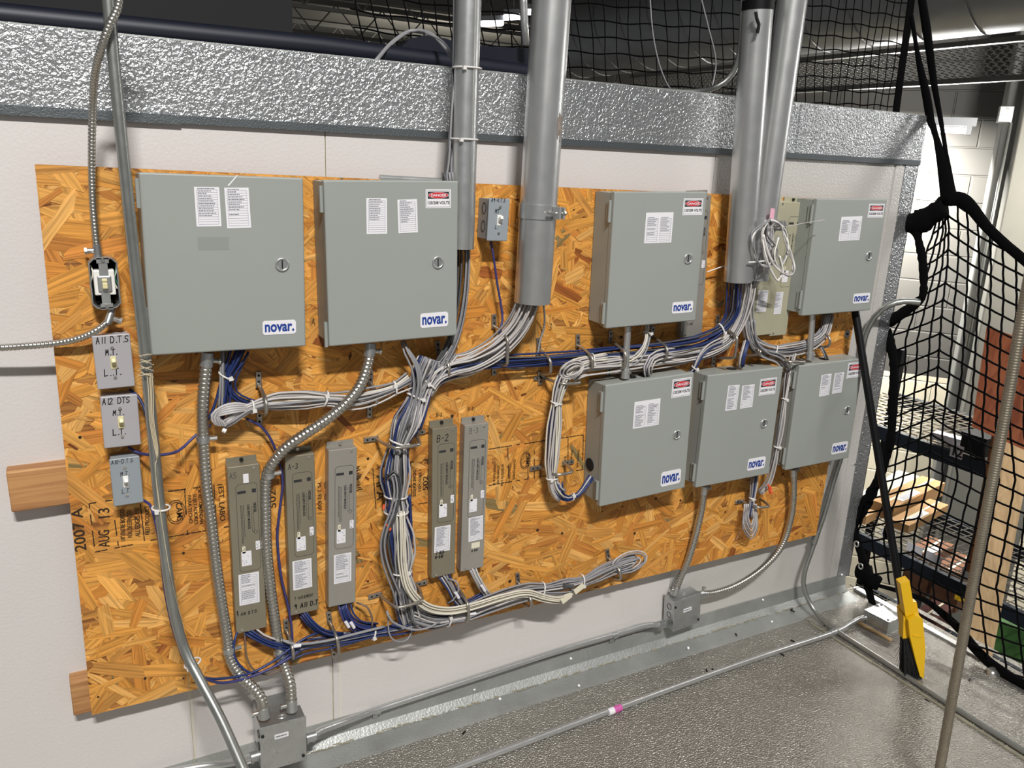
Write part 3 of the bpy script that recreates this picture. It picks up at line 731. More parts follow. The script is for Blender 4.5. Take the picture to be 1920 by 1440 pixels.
m7 = module('aged cream module beneath the wire coil, left one of the pair', Q(1432, 376, 1473, 378, 1449, 627, 1409, 630), YM+.006, M_modt, paper=Q(1422, 544, 1440, 544, 1436, 585, 1418, 584), face=False, seed=9)
m8 = module('aged tan module touching the shiny far right enclosure, right one of the pair', Q(1474, 378, 1508, 380, 1475, 628, 1445, 630), YM+.010, M_modt, paper=Q(1449, 548, 1468, 548, 1464, 589, 1445, 589), seed=11)

# ================================================================== SWITCH BOXES
def switchbox(lab, quad, y, m, lines, side=M_swb, tog=M_ivory, lever=None, knock=False):
    fr, wd, ht = rectfit(*quad, y); t = thing('switch_box', lab, 'switch', fr.p(0, 0, -ht/2), 'single toggle switch boxes')
    back = abs(YB-.0025-y); hw, hh = wd/2, ht/2
    mb = MB(); mb.box(-hw+.003, hw-.003, .003, back, -hh+.003, hh-.003, fr); bd = build('box_body', mb, m, t)
    mb = MB(); mb.box(-hw, hw, 0, .004, -hh, hh, fr, .0018); build('cover_plate', mb, m, t)
    x, z = onface(fr, *lever)
    mb = MB(); mb.box(x-.0055, x+.0055, -.0015, 0, z-.013, z+.013, fr, .001); tg = build('toggle_switch', mb, tog, t)
    mb = MB(); f = Fr(fr.p(x, 0, z-.001), fr.ex, fr.ez*1+fr.ey*.7); mb.box(-.004, .004, -.017, .002, -.005, .004, f, .0012); build('lever', mb, tog, tg)
    for dz in (.5, -.5):
        mb = MB(); mb.disc(fr.p(x, 0, z+dz*.062), -fr.ey, .0035, .0018, 10); build('screw', mb, M_screw, t)
    if knock:
        for dz in (.5, -.35):
            mb = MB(); mb.tube([fr.p(-hw+.0025, back*.5+.010*math.cos(a*.39), dz*hh+.013*math.sin(a*.39)) for a in range(16)], .0007, 5, closed=True); build('knockout_ring', mb, M_mark, t)
    for s, u, v, h, th in lines:
        mb = MB(); xx, zz = onface(fr, u, v); hand(mb, s, fr, xx, zz, h, th); build('handwriting', mb, M_mark, t)
    return t, fr, wd, ht
s1 = switchbox('lilac grey switch box marked A11 D.T.S. below the open switch', Q(171, 630, 243, 626, 254, 724, 184, 731), -.095, M_swg, (('A11 D.T.S.', 180, 645, .013, .0016), ('M.T.', 198, 666, .011, .0017), ('L..T.', 196, 705, .0135, .0018)), lever=(213, 680))
s2 = switchbox('lilac grey switch box marked A12 DTS, middle one of the stacked three', Q(187, 745, 257, 739, 265, 834, 196, 841), -.095, M_swg, (('A12 DTS', 192, 759, .0125, .0016), ('M.T.', 212, 779, .0105, .0016), ('L.T.', 212, 816, .0125, .0018)), lever=(227, 792))
s3 = switchbox('small blue grey switch box marked A10-DTS, lowest of the stacked three', Q(204, 862, 261, 855, 270, 942, 214, 950), -.095, M_swb, (('A10-D.T.S', 209, 871, .0085, .001), ('M.T.', 226, 893, .009, .001), ('L.T.', 229, 925, .009, .001)), tog=M_wht, lever=(236, 903))
s4 = switchbox('small grey switch box marked A9-D.T.S between the two tall pipes', Q(917, 371, 956, 373, 952, 453, 914, 451), -.115, M_swb, (('A9-O.T.S', 921, 378, .0085, .0011), ('MT', 928, 400, .010, .0012), ('L.', 928, 429, .009, .0012)), tog=M_wht, lever=(936, 413), knock=True)
# open switch box without a cover
fr, wd, ht = rectfit((164, 484), (218, 484), (229, 577), (174, 580), -.095)
t = thing('open_switch_box', 'open steel utility box with a bare toggle switch and no cover', 'switch', fr.p(0, 0, -ht/2))
hw, hh = wd/2, ht/2; th = .0025; bk = .040
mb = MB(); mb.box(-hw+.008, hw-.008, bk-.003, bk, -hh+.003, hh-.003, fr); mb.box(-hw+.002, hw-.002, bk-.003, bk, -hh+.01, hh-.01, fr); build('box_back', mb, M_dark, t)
mb = MB()
def rr(w_, h_, k): return [(-w_+k, -h_), (w_-k, -h_), (w_, -h_+k), (w_, h_-k), (w_-k, h_), (-w_+k, h_), (-w_, h_-k), (-w_, -h_+k)]
o_ = rr(hw, hh, .009); i_ = rr(hw-th, hh-th, .008)
vs = [fr.p(x, y, z) for y in (0, bk) for x, z in o_]+[fr.p(x, y, z) for y in (0, bk) for x, z in i_]
fs = []
for i in range(8):
    j = (i+1) % 8; fs += [(i, j, j+16, i+16), (i, i+8, j+8, j), (i+16, j+16, j+24, i+24)]
mb.add(vs, fs); build('box_rim', mb, M_box, t)
mb = MB(); mb.box(-.019, .019, .004, .026, -.024, .026, fr, .002); sw = build('switch_body', mb, M_wht, t)
mb = MB(); mb.box(-.0125, .0125, -.001, .004, -.016, .015, fr, .002); build('switch_frame', mb, M_galv, t)
for sz in (1, -1):
    mb = MB(); mb.box(-.008, .008, .001, .003, sz*.015 if sz > 0 else -.046, .046 if sz > 0 else -.015, fr)
    mb.box(-.011, .011, .0, .003, sz*.046-.006, sz*.046+.006, fr); build('mounting_yoke', mb, M_galv, t)
    mb = MB(); mb.disc(fr.p(0, .0, sz*.046), -fr.ey, .004, .002, 10); build('screw', mb, M_screw, t)
mb = MB(); mb.box(-.0045, .0045, -.010, 0, -.009, .002, fr, .001); mb.box(-.005, .005, -.003, 0, .004, .010, fr, .001); build('toggle', mb, M_ivory, t)
for k, (xx, mm) in enumerate(((-.022, M_wcab), (.021, M_wcab), (.023, mat('green_wire', '2f6b58', .5)))):
    mb = MB(); mb.tube([fr.p(xx+.003*math.sin(i*.7+k), .012+.003*math.cos(i), .035-i*.006) for i in range(9)], .0016, 6); build('wire', mb, mm, t, True)
OB = fr

# ================================================================== PIPES
def pipe(name, lab, pts, r, m=M_emt, cat='pipe', seg=20, group=None, path=None, parent=None, step=.02, hollow=False):
    p = path if path else smoothpath(pts, step)
    t = thing(name, lab, cat, p[-1], group)
    mb = MB(); mb.tube(p, r, seg); build('tube', mb, m, t, smooth='auto'); return t
def collar(t, a, d, r, ln, m=M_galv, name='coupling', screws=True):
    a = Vector(a); d = Vector(d).normalized()
    mb = MB(); mb.tube([a-d*ln/2, a+d*ln/2], r, 20); c = build(name, mb, m, t, smooth='auto')
    if screws:
        mb = MB(); o = d.cross(Vector((0, 1, 0))).normalized()*-1
        for s in (-.6, .6):
            q = a+d*ln/2*s; mb.tube([q+o*r*.9, q+o*(r+.006)], .003, 8)
        build('set_screw', mb, M_screw, c)
# tall bent conduit at the left
P1 = [P(198, -60, -.16), P(212, 100, -.165), P(228, 260, -.17), P(250, 470, -.17), P(272, 660, -.17), P(290, 850, -.17), P(305, 1000, -.17), P(323, 1130, -.18), P(345, 1215, -.20), P(375, 1275, -.24), P(415, 1350, -.31), P(465, 1462, -.42)]
t = pipe('bent_conduit', 'tall dull steel conduit at the left, bending outward near its foot', P1, .0108, M_emtd, 'conduit')
ra = 0.0117
# thick pipe with the clamp
a = P(1037, -60, -.125); b = P(998, 566, -.125)
def vpipe(name, lab, u0, v0, u1, v1, y, rad, m, clampv=None, dents=True):
    a = P(u0, v0, y); b = P(u1, v1, y)
    t = thing(name, lab, 'pipe', b, 'tall galvanised pipes coming down over the wall')
    mb = MB(); d = (a-b).normalized()
    mb.tube([b, b+d*.3, a-d*.3, a], rad, 40); build('tube', mb, m, t, smooth='auto')
    mb = MB(); mb.disc(b-d*.0006, -d, rad*.9, .0004, 30); build('open_end', mb, M_dark, t)
    if clampv is not None:
        k = P(clampv[0], clampv[1], y); k = b+d*(k-b).dot(d)
        mb = MB(); mb.tube([k-d*.017, k+d*.017], rad+.0025, 40); c = build('strap_clamp', mb, M_galv, t, smooth='auto')
        e = k+Vector((rad*.35, -(rad+.004), 0)).normalized()*(rad+.004)
        mb = MB(); mb.box(-.003, .003, -.022, 0, -.014, .014, Fr(e, (1, .3, 0), (0, 0, 1))); mb.box(.012, .018, -.022, .006, -.014, .014, Fr(e, (1, .3, 0), (0, 0, 1))); build('clamp_ear', mb, M_galv, c)
        mb = MB(); mb.tube([e+Vector((-.025, -.014, 0)), e+Vector((.03, -.012, 0))], .0028, 8); mb.tube([e+Vector((.018, -.014, 0)), e+Vector((.024, -.012, 0))], .007, 6); build('clamp_bolt', mb, M_screw, c)
    return t, a, b, d
p2, a2, b2, d2 = vpipe('galvanised_pipe', 'thickest galvanised pipe, clamped, in the middle of the wall', 1038, -60, 998, 567, -.135, .0455, M_emt, (1009, 396))
p1, a1, b1, d1 = vpipe('galvanised_pipe', 'galvanised pipe running down beside the second enclosure with cables tied to it', 880, -60, 866, 466, -.115, .0285, M_galv)
p3, a3, b3, d3 = vpipe('galvanised_pipe', 'left galvanised pipe of the close pair, blue cables leaving its end', 1426, -60, 1384, 527, -.135, .0405, M_emt)
p4, a4, b4, d4 = vpipe('galvanised_pipe', 'right galvanised pipe of the close pair, leaning and clamped above the wire coil', 1494, -60, 1414, 524, -.118, .0400, M_emt, (1420, 420))
# weld seam on pipe 1
mb = MB(); mb.tube([b1+Vector((.004, -.0284, 0)), a1+Vector((.004, -.0284, 0))], .0014, 6); build('weld_seam', mb, M_screw, p1)
# black tape on pipe 3
k = b3+d3*((P(1436, 12, -.135)-b3).dot(d3)); mb = MB(); mb.tube([k-d3*.012, k+d3*.012], .0415, 30); tp = build('tape_wrap', mb, M_black, p3, smooth='auto')
q = [P(1417, 22, -.178), P(1419, 35, -.18), P(1423, 46, -.18), P(1420, 62, -.18)]
mb = MB(); mb.tube(smoothpath(q, .01), .006, 6, flat=.25, up=(0, 1, 0)); build('tape_tail', mb, M_black, p3)
# torn sticker on thick pipe
k = b2+d2*((P(1045, 238, -.135)-b2).dot(d2))
mb = MB()
for i in range(8):
    a_ = .25+i*.05; z = random.uniform(-.02, .02)
    mb.add([k+Vector((math.sin(a_)*.0461, -math.cos(a_)*.0461, z-.025)), k+Vector((math.sin(a_+.06)*.0461, -math.cos(a_+.06)*.0461, z-.02)), k+Vector((math.sin(a_+.06)*.0461, -math.cos(a_+.06)*.0461, z+.018)), k+Vector((math.sin(a_)*.0461, -math.cos(a_)*.0461, z+.015))], [(0, 1, 2, 3)])
build('torn_sticker', mb, mat('brown_sticker_residue', '8c7f74', .7), p2)

# nipples between upper and lower enclosures
def nipple(lab, u0, v0, u1, v1, y, r):
    a = P(u0, v0, y); b = P(u1, v1, y); t = thing('conduit_nipple', lab, 'conduit', b, 'short conduits linking upper and lower enclosures')
    mb = MB(); mb.tube([b+Vector((0, 0, .004)), a], r, 16); build('tube', mb, M_emt, t, smooth='auto')
    mb = MB(); mb.tube([b-Vector((0, 0, .004)), b+Vector((0, 0, .022))], r+.003, 16); c = build('connector', mb, M_emt, t, smooth='auto')
    mb = MB(); mb.tube([b+Vector((.004, -r, .014)), b+Vector((.006, -r-.007, .014))], .0035, 8); build('set_screw', mb, M_screw, c)
nipple('short steel conduit dropping onto the left enclosure of the lower row', 1177, 612, 1172, 706, -.11, .0098)
nipple('short steel conduit dropping onto the right end enclosure of the lower row', 1523, 588, 1518, 672, -.105, .0098)

# flexible metal conduit
def flex(lab, pts, r, pitch=.0098, group='flexible metal conduits', connA=True, connB=True, y=None, m=M_flex, name='flexible_conduit', conn=1.15):
    p = smoothpath(px(pts, y) if len(pts[0]) == 2 or y is not None else [P(*q) for q in pts], pitch/6)
    # even resampling
    L = [0]
    for a, b in zip(p, p[1:]): L.append(L[-1]+(b-a).length)
    n = int(L[-1]/(pitch/6)); q = []; j = 0
    for i in range(n+1):
        s = L[-1]*i/n
        while j < len(L)-2 and L[j+1] < s: j += 1
        t_ = (s-L[j])/max(1e-9, L[j+1]-L[j]); q.append(p[j].lerp(p[j+1], t_))
    t = thing(name, lab, 'conduit', q[-1], group)
    mb = MB(); mb.tube(q, r, 18, radf=lambda i: r*(1+.13*(abs(math.sin(math.pi*i/6))**.8-.6)*1.3)); build('spiral_armour', mb, m, t, smooth=True)
    for fl, e0, e1 in ((connA, q[0], q[4]), (connB, q[-1], q[-5])):
        if fl:
            d = (e1-e0).normalized(); mb = MB(); mb.tube([e0-d*.004, e0+d*.026], r*conn, 18); c = build('connector', mb, M_box, t, smooth='auto')
            s = d.cross(Vector((0, 1, 0))).normalized()
            mb = MB(); mb.tube([e0+d*.013+s*r, e0+d*.013+s*(r+.012)], .0055, 10); mb.tube([e0+d*.013+s*(r+.012), e0+d*.013+s*(r+.016)], .0075, 6); build('clamp_screw', mb, M_screw, c, smooth='auto')
    return t
def strapat(t, u, v, y, d, r):
    c = P(u, v, y); d = Vector(d).normalized(); mb = MB(); mb.tube([c-d*.007, c+d*.007], r+.0022, 18); k = build('pipe_strap', mb, M_box, t, smooth='auto')
    s = d.cross(Vector((0, 1, 0))).normalized(); s = s if s.x > 0 else -s
    mb = MB(); mb.tube([c+s*r-Vector((0, .002, 0)), c+s*(r+.016)-Vector((0, .002, 0))], .0055, 8); build('strap_screw', mb, M_screw, k, smooth='auto')
YX = -.115
f1 = flex('flexible steel conduit dropping from the largest enclosure to the bottom left junction box', [(389, 664, -.105), (385, 700, -.105), (380, 760, -.10), (381, 820, -.09), (386, 900, -.085), (396, 980, -.085), (405, 1060, -.085), (415, 1130, -.085), (425, 1190, -.085), (432, 1235, -.09), (452, 1268, -.10), (478, 1293, -.115), (492, 1315, -.125), (495, 1342, -.125)], .0122)
strapat(f1, 381, 823, -.09, (0, 0, 1), .0125); strapat(f1, 429, 1218, -.086, (-.05, 0, 1), .0125)
f2 = flex('flexible steel conduit curving from the second enclosure down to the bottom left junction box', [(694, 647, -.105), (690, 680, -.11), (676, 720, -.115), (650, 755, -.12), (615, 785, -.12), (575, 812, -.115), (535, 840, -.105), (510, 870, -.095), (499, 900, -.085), (498, 960, -.082), (500, 1030, -.082), (507, 1100, -.082), (515, 1160, -.082), (524, 1215, -.082), (534, 1250, -.09), (545, 1285, -.11), (547, 1330, -.12)], .0122)
strapat(f2, 503, 890, -.086, (-.1, 0, 1), .0125); strapat(f2, 524, 1222, -.084, (-.05, 0, 1), .0125)
f3 = flex('slim flexible cable conduit hanging from above into the open switch box', [(224, -40, -.19), (222, 10, -.19), (205, 48, -.19), (190, 90, -.18), (178, 140, -.14), (174, 200, -.10), (172, 300, -.085), (174, 380, -.08), (179, 440, -.08), (184, 482, -.078)], .0068, .0068)
f4 = flex('slim flexible cable conduit leaving the open switch box toward the left edge', [(209, 584, -.078), (202, 602, -.085), (180, 620, -.09), (150, 634, -.085), (110, 643, -.075), (60, 648, -.07), (0, 652, -.065), (-60, 655, -.06)], .0068, .0068, connB=False)
f5 = flex('flexible steel conduit from the middle lower enclosure to the junction box on the flashing', [(1320, 912, -.10), (1316, 950, -.09), (1305, 1000, -.08), (1290, 1050, -.07), (1275, 1085, -.055), (1264, 1112, -.045)], .0108, .009)
f6 = flex('flexible steel conduit curving from the right lower enclosure to the junction box on the flashing', [(1487, 880, -.10), (1488, 920, -.09), (1483, 970, -.08), (1465, 1025, -.07), (1430, 1065, -.06), (1385, 1095, -.05), (1345, 1110, -.045), (1312, 1115, -.045)], .0108, .009)

# junction boxes
def jbox(lab, quad, y, yb, sticker=None, knock=(), name='junction_box'):
    fr, wd, ht = rectfit(*quad, y); t = thing(name, lab, 'junction box', fr.p(0, 0, -ht/2), 'steel junction boxes')
    hw, hh = wd/2, ht/2; bk = abs(yb-y)
    mb = MB(); mb.box(-hw+.002, hw-.002, .0035, bk, -hh+.002, hh-.003, fr); build('box_body', mb, M_box, t)
    mb = MB(); mb.box(-hw, hw, 0, .002, -hh, hh, fr, .0008); build('cover', mb, M_box, t)
    for sx, sz in ((-.9, .62), (.85, -.75)):
        mb = MB(); mb.disc(fr.p(sx*hw, 0, sz*hh), -fr.ey, .004, .003, 10); build('screw', mb, M_mark, t)
    if sticker:
        x, z = onface(fr, *sticker); mb = MB(); mb.box(x-.017, x+.017, -.0004, 0, z-.0065, z+.0065, fr); s = build('sticker', mb, M_paper, t)
        g = MB(); xx = x-.014
        while xx < x+.012: q = random.uniform(.001, .003); g.box(xx, xx+q, -.0006, -.0004, z-.002, z+.002, fr); xx += q+.001
        build('sticker_print', g, M_ink, s)
    for (du, r) in knock:
        mb = MB()
        for rr_ in (r, r*.6): mb.tube([fr.p(du*hw+rr_*math.cos(a*.3927), bk*.5+rr_*.7*math.sin(a*.3927), hh-.0028) for a in range(16)], .0008, 5, closed=True)
        build('knockout_ring', mb, M_galv, t)
    for z in (.45, -.1):
        mb = MB(); mb.tube([fr.p(-hw+.0015, bk*.5+.010*math.cos(a*.3927), z*hh+.010*math.sin(a*.3927)) for a in range(16)], .0008, 5, closed=True); build('knockout_ring', mb, M_mark, t)
    return t, fr, wd, ht
j1 = jbox('square steel junction box at the bottom left fed by two flexible conduits', Q(487, 1366, 573, 1343, 576, 1425, 490, 1448), -.145, -.092, (528, 1379), ((0.05, .011),))
j2 = jbox('steel junction box standing on the wall flashing below the lower enclosures', Q(1264, 1128, 1315, 1112, 1312, 1166, 1262, 1186), -.068, -.015, (1289, 1143), ((.1, .009),))
# make both rest against the wall
for j in (j1,):
    t, fr, wd, ht = j; mb = MB(); mb.box(-wd/2+.01, wd/2-.01, .053, .053+.078, -ht/2+.01, ht/2-.01, fr); build('extension_ring', mb, M_box, t)

# EMT along the wall foot
r_e = .0095
t = pipe('floor_conduit', 'steel conduit running along the wall foot between the two junction boxes', [P(578, 1384, -.09), P(600, 1370, -.075), P(640, 1355, -.05), P(680, 1340, -.035), P(720, 1326, -.025), P(880, 1274, -.022), P(1060, 1216, -.022), P(1160, 1187, -.022), P(1205, 1173, -.028), P(1246, 1171, -.040)], r_e, M_emt, 'conduit', group='steel conduits on the floor')
for (u, v) in ((706, 1332), (1152, 1191)):
    c = P(u, v, -.024); mb = MB(); mb.tube([c-Vector((.009, 0, 0)), c+Vector((.009, 0, 0))], r_e+.002, 16); k = build('pipe_strap', mb, M_box, t, smooth='auto')
    mb = MB(); mb.box(c.x-.007, c.x+.007, -.014, -.008, c.z-.032, c.z-.008); build('strap_foot', mb, M_box, k)
for (u, v, y) in ((583, 1381, -.088), (1240, 1171, -.038)):
    c = P(u, v, y); collar(t, c, (1, 0, 0), r_e+.004, .026, M_box, 'connector')
t = pipe('floor_conduit', 'steel conduit stub entering the bottom left junction box from the left', [P(486, 1415, -.11), P(455, 1425, -.09), P(420, 1432, -.06), P(380, 1436, -.04), P(300, 1452, -.03), P(200, 1485, -.03)], r_e, M_emt, 'conduit', group='steel conduits on the floor')
collar(t, P(480, 1417, -.108), (1, 0, 0), r_e+.004, .026, M_box, 'connector')
# conduit lying on the sheet floor
zf = .0125
pts = [G(700, 1495, zf), G(860, 1438, zf), G(1140, 1334, zf), G(1400, 1240, zf), G(1560, 1187, zf), G(1590, 1172, .018), G(1612, 1160, .024), G(1628, 1157, .026)]
t = pipe('floor_conduit', 'long steel conduit lying across the metal floor with pink tape on it', pts, r_e, M_emt, 'conduit', group='steel conduits on the floor')
collar(t, G(1562, 1186, zf), G(1562, 1186, zf)-G(1540, 1194, zf), r_e+.0025, .03, M_box, 'coupling')
c = G(1157, 1329, zf); d = (G(1200, 1312, zf)-c).normalized()
mb = MB(); mb.tube([c-d*.014, c+d*.014], r_e+.0012, 16); build('pink_tape', mb, M_pink, t, smooth='auto')
mb = MB(); mb.tube([c-d*.034, c-d*.014], r_e+.001, 16); build('white_tape', mb, M_paper, t, smooth='auto')
# conduit from behind the lower enclosures onto the floor
pts = [P(1578, 855, -.03), P(1562, 905, -.03), P(1545, 965, -.035), P(1526, 1020, -.04), P(1508, 1075, -.05), P(1508, 1105, -.065), G(1524, 1140, .045), G(1550, 1170, .02), G(1590, 1197, zf), G(1650, 1235, zf), G(1720, 1281, zf), G(1800, 1333, zf), G(1930, 1415, zf)]
t = pipe('swept_conduit', 'steel conduit sweeping down the wall right of the board and along the floor', pts, .0088, M_emtd, 'conduit')
collar(t, P(1529, 1008, -.04), P(1526, 1020, -.04)-P(1534, 995, -.04), .0115, .05, M_emtd)
# conduit that curves through the net at the right
pts = [P(1560, 860, -.02), P(1590, 760, -.02), P(1612, 680, -.022), P(1622, 630, -.03), P(1640, 594, -.05), P(1665, 573, -.08), P(1695, 565, -.11), P(1724, 567, -.14)]
t = pipe('curved_conduit', 'bent steel conduit arching toward the net beside the far right enclosure', pts, .0105, M_emtd, 'conduit')
# small conduit above enclosure 2
t = pipe('short_conduit', 'short level conduit showing above the second enclosure', [P(712, 334, -.05), P(840, 341, -.05)], .008, M_emt, 'conduit')
# upper thin bent conduit behind band
pts = [P(1396, -40, .10), P(1392, 30, .10), P(1388, 90, .12), P(1375, 135, .14), P(1345, 162, .16), P(1300, 172, .17), P(1240, 170, .17), P(1180, 165, .17), P(1150, 160, .17)]
t = pipe('curved_conduit', 'bent steel conduit on top of the wall left of the close pipe pair', pts, .0085, M_emtd, 'conduit')

# low box on the floor at the right
za = .055
q = [G(1620, 1137, za), G(1667, 1130, za)]
tl = G(1622, 1137, za); tr = G(1650, 1128, za)
A_ = G(1621, 1143, za); B_ = G(1667, 1167, za); C2 = G(1694, 1153, za)
ex = (B_-A_).normalized(); ln_ = (B_-A_).length; wd_ = (C2-B_).length
fb = Fr(A_, ex, (0, 0, 1))
t = thing('floor_junction_box', 'flat square steel junction box lying on the metal floor near the dustpan', 'junction box', (A_.x+.05, A_.y, 0), 'steel junction boxes')
sgn = 1 if fb.ey.dot(C2-B_) > 0 else -1
y0, y1 = (0, wd_) if sgn > 0 else (-wd_, 0)
mb = MB(); mb.box(.002, ln_-.002, y0+.002, y1-.002, -.052, -.003, fb); build('box_body', mb, M_box, t)
mb = MB(); mb.box(0, ln_, y0, y1, -.003, 0, fb); build('cover', mb, M_box, t)
mb = MB(); f = Fr(fb.p(ln_*.28, (y0+y1)/2, .0006), ex, (0, 0, 1))
for i in range(2):
    for k in range(5):
        x = .008+k*.012; yy = -.006-.014*i
        mb.add([f.p(x, yy, .0), f.p(x+.008, yy+.004, .0), f.p(x+.008, yy+.0055, .0), f.p(x, yy+.0015, .0)], [(0, 1, 2, 3)])
        mb.add([f.p(x+.004, yy-.003, .0), f.p(x+.0055, yy-.003, .0), f.p(x+.0055, yy+.006, .0), f.p(x+.004, yy+.006, .0)], [(0, 1, 2, 3)])
build('handwriting', mb, M_mark, t)
for x, yy in ((.012, .9), (.88, .12)):
    mb = MB(); mb.disc(fb.p(x*ln_ if x > .1 else .012, y0+(y1-y0)*yy, 0), (0, 0, 1), .0045, .002, 10); build('screw', mb, M_mark, t)
mb = MB(); c = G(1632, 1157, .026); mb.tube([c-Vector((.02, .004, 0)), c+Vector((.012, .003, 0))], .013, 12); build('connector', mb, M_box, t, smooth='auto')
mb = MB(); mb.box(-.012, ln_+.03, y0-.03 if sgn > 0 else y0-.03, y0-.012, -.052, -.046, fb); tagit(build('wood_shim', mb, M_ply), 'thin wooden shim lying in front of the flat floor box', 'wood strip')

# ================================================================== CABLES
CR = .0026
def bundle(lab, path, n, R, cols, ties=(), seed=0, s0=1.0, s1=1.0, group='cable bundles on the board', cr=CR, wob=.35, name='cable_bundle', cat='cables', squash=.7, pinch=.62, loose=0, step=.014, ends=None):
    pts = smoothpath([P(*q) for q in path], step); N = len(pts)
    r = random.Random(seed*13+5)
    t = thing(name, lab, cat, pts[N//2], group)
    tg = [(pts[min(i+1, N-1)]-pts[max(i-1, 0)]).normalized() for i in range(N)]
    Y = Vector((0, 1, 0)); A = []; B = []
    for d in tg:
        u = Y-d*Y.dot(d)
        if u.length < .15: u = A[-1] if A else Vector((1, 0, 0))
        u.normalize(); A.append(u); B.append(d.cross(u).normalized())
    tp = [f*(N-1) for f in ties]
    def scale(i):
        e = 1+(s0-1)*max(0, 1-i/(N*.25))+(s1-1)*max(0, (i-(N-1)*.75)/(N*.25))
        p = 1.0
        for q in tp: p = min(p, pinch+(1-pinch)*min(1, abs(i-q)*step/.05))
        return e*p
    for c in range(n):
        rho = math.sqrt((c+.5)/n); th = c*2.399963
        f1, f2, ph1, ph2 = r.uniform(.8, 2.2), r.uniform(.8, 2.2), r.uniform(0, 6.3), r.uniform(0, 6.3)
        amp = wob*(1.6 if c < loose else 1)
        Lt = N*step
        k0, k1 = 0, N
        if ends and c in ends: k0, k1 = int(ends[c][0]*N), int(ends[c][1]*N)
        q = []
        for i in range(k0, k1):
            s = i*step
            a = rho*math.cos(th)+amp*math.sin(s*f1*6+ph1)*.5; b = rho*math.sin(th)+amp*math.sin(s*f2*6+ph2)*.5
            m = math.hypot(a, b)
            if m > 1.12 and c >= loose: a, b = a/m*1.12, b/m*1.12
            k = R*scale(i)
            q.append(pts[i]+A[i]*(a*k*squash)+B[i]*(b*k))
        w_ = sum(x[1] for x in cols); z = r.random()*w_
        for mm, wt in cols:
            z -= wt
            if z <= 0: break
        mb = MB(); mb.tube(q, cr*r.uniform(.9, 1.1), 6); build('cable', mb, mm, t, True, recalc=False)
    for f in ties:
        i = int(f*(N-1)); k = R*scale(i)*1.12+cr
        mb = MB(); dd = tg[i]; ring = [pts[i]+A[i]*(math.cos(a*.3142)*k*squash*1.1)+B[i]*(math.sin(a*.3142)*k)+dd*(math.sin(a*.3142)*.004) for a in range(20)]
        mb.tube(ring, .0026, 6, closed=True, flat=.5)
        tie = build('cable_tie', mb, M_tie, t, True)
        h = pts[i]+A[i]*(-k*squash*.9 if A[i].y > 0 else k*squash*.9)+B[i]*(k*.5*r.choice((-1, 1)))
        mb = MB(); mb.box(-.0045, .0045, -.004, .003, -.004, .004, Fr(h, (1, 0, .2), (0, 0, 1))); build('tie_head', mb, M_tie, tie)
    return t
def single(lab, path, m, r=CR, name='cable', cat='cable', group=None, step=.012):
    pts = smoothpath([P(*q) if len(q) == 3 else Vector(q[:3]) for q in path], step)
    mb = MB(); mb.tube(pts, r, 8); o = build(name, mb, m, None, True); return tagit(o, lab, cat, group)
GY = [(M_gcab, 6), (M_lcab, 3), (M_dcab, 1)]; GL = [(M_gcab, 3), (M_lcab, 7), (M_wcab, 1)]; BL = [(M_bcab, 5), (M_vcab, 2)]; MX = [(M_bcab, 3), (M_gcab, 3), (M_lcab, 4)]
DG = [(M_dcab, 3), (M_gcab, 3)]
# from the thickest pipe down to the trunk
bundle('light grey bundle spilling from the thickest pipe and sweeping left', [(996, 552, -.135), (985, 585, -.13), (965, 620, -.115), (930, 655, -.10), (885, 680, -.095), (845, 690, -.09), (815, 705, -.09), (795, 735, -.09)], 26, .030, GL, (), 1, s0=1.0, s1=.9)
# grey cables down the side of enclosure 2
bundle('dark grey cables hanging down the right side of the second enclosure', [(857, -40, -.10), (852, 128, -.10), (846, 262, -.105), (841, 310, -.105), (846, 350, -.11), (866, 400, -.11), (872, 470, -.10), (869, 540, -.10), (860, 600, -.10), (846, 645, -.10), (822, 690, -.095), (800, 730, -.09)], 11, .015, DG, (), 2, squash=.8, ends={k: (.46, 1) for k in range(4, 11)})
single('thin grey cable tied to the pipe beside the second enclosure', [(795, 60, .1), (830, 78, .02), (850, 110, -.06), (852, 150, -.10), (847, 210, -.11), (842, 300, -.11), (838, 330, -.11), (845, 360, -.115)], M_gcab)
# trunk
bundle('main trunk of grey and blue cables running down the middle of the board', [(805, 672, -.09), (792, 705, -.09), (780, 745, -.095), (764, 790, -.10), (750, 830, -.10), (744, 870, -.10), (742, 920, -.095), (744, 980, -.095), (750, 1040, -.095), (752, 1090, -.095), (758, 1130, -.095), (768, 1165, -.09)], 44, .036, [(M_gcab, 7), (M_lcab, 4), (M_bcab, 2), (M_dcab, 1)], (.13, .30, .50, .57, .80), 3, s0=.8, s1=.85, wob=.4, loose=4, squash=.75)
bundle('grey and blue cables rising beside the trunk to the hook below the second enclosure', [(850, 660, -.09), (826, 690, -.095), (806, 722, -.10), (790, 760, -.10), (776, 800, -.105)], 12, .02, [(M_bcab, 2), (M_lcab, 4), (M_gcab, 3)], (.55,), 4)
bundle('loose grey cables leaving the underside of the second enclosure', [(757, 640, -.10), (765, 660, -.115), (778, 685, -.12), (782, 720, -.12), (772, 765, -.115), (762, 800, -.11)], 5, .016, GY, (), 41, s0=.5, wob=.8)
bundle('navy cables on the right flank of the trunk', [(766, 930, -.075), (768, 985, -.075), (768, 1040, -.078), (768, 1085, -.085), (782, 1125, -.085), (815, 1145, -.085), (850, 1142, -.085), (880, 1128, -.085), (910, 1112, -.085)], 6, .010, [(M_bcab, 1)], (), 42)
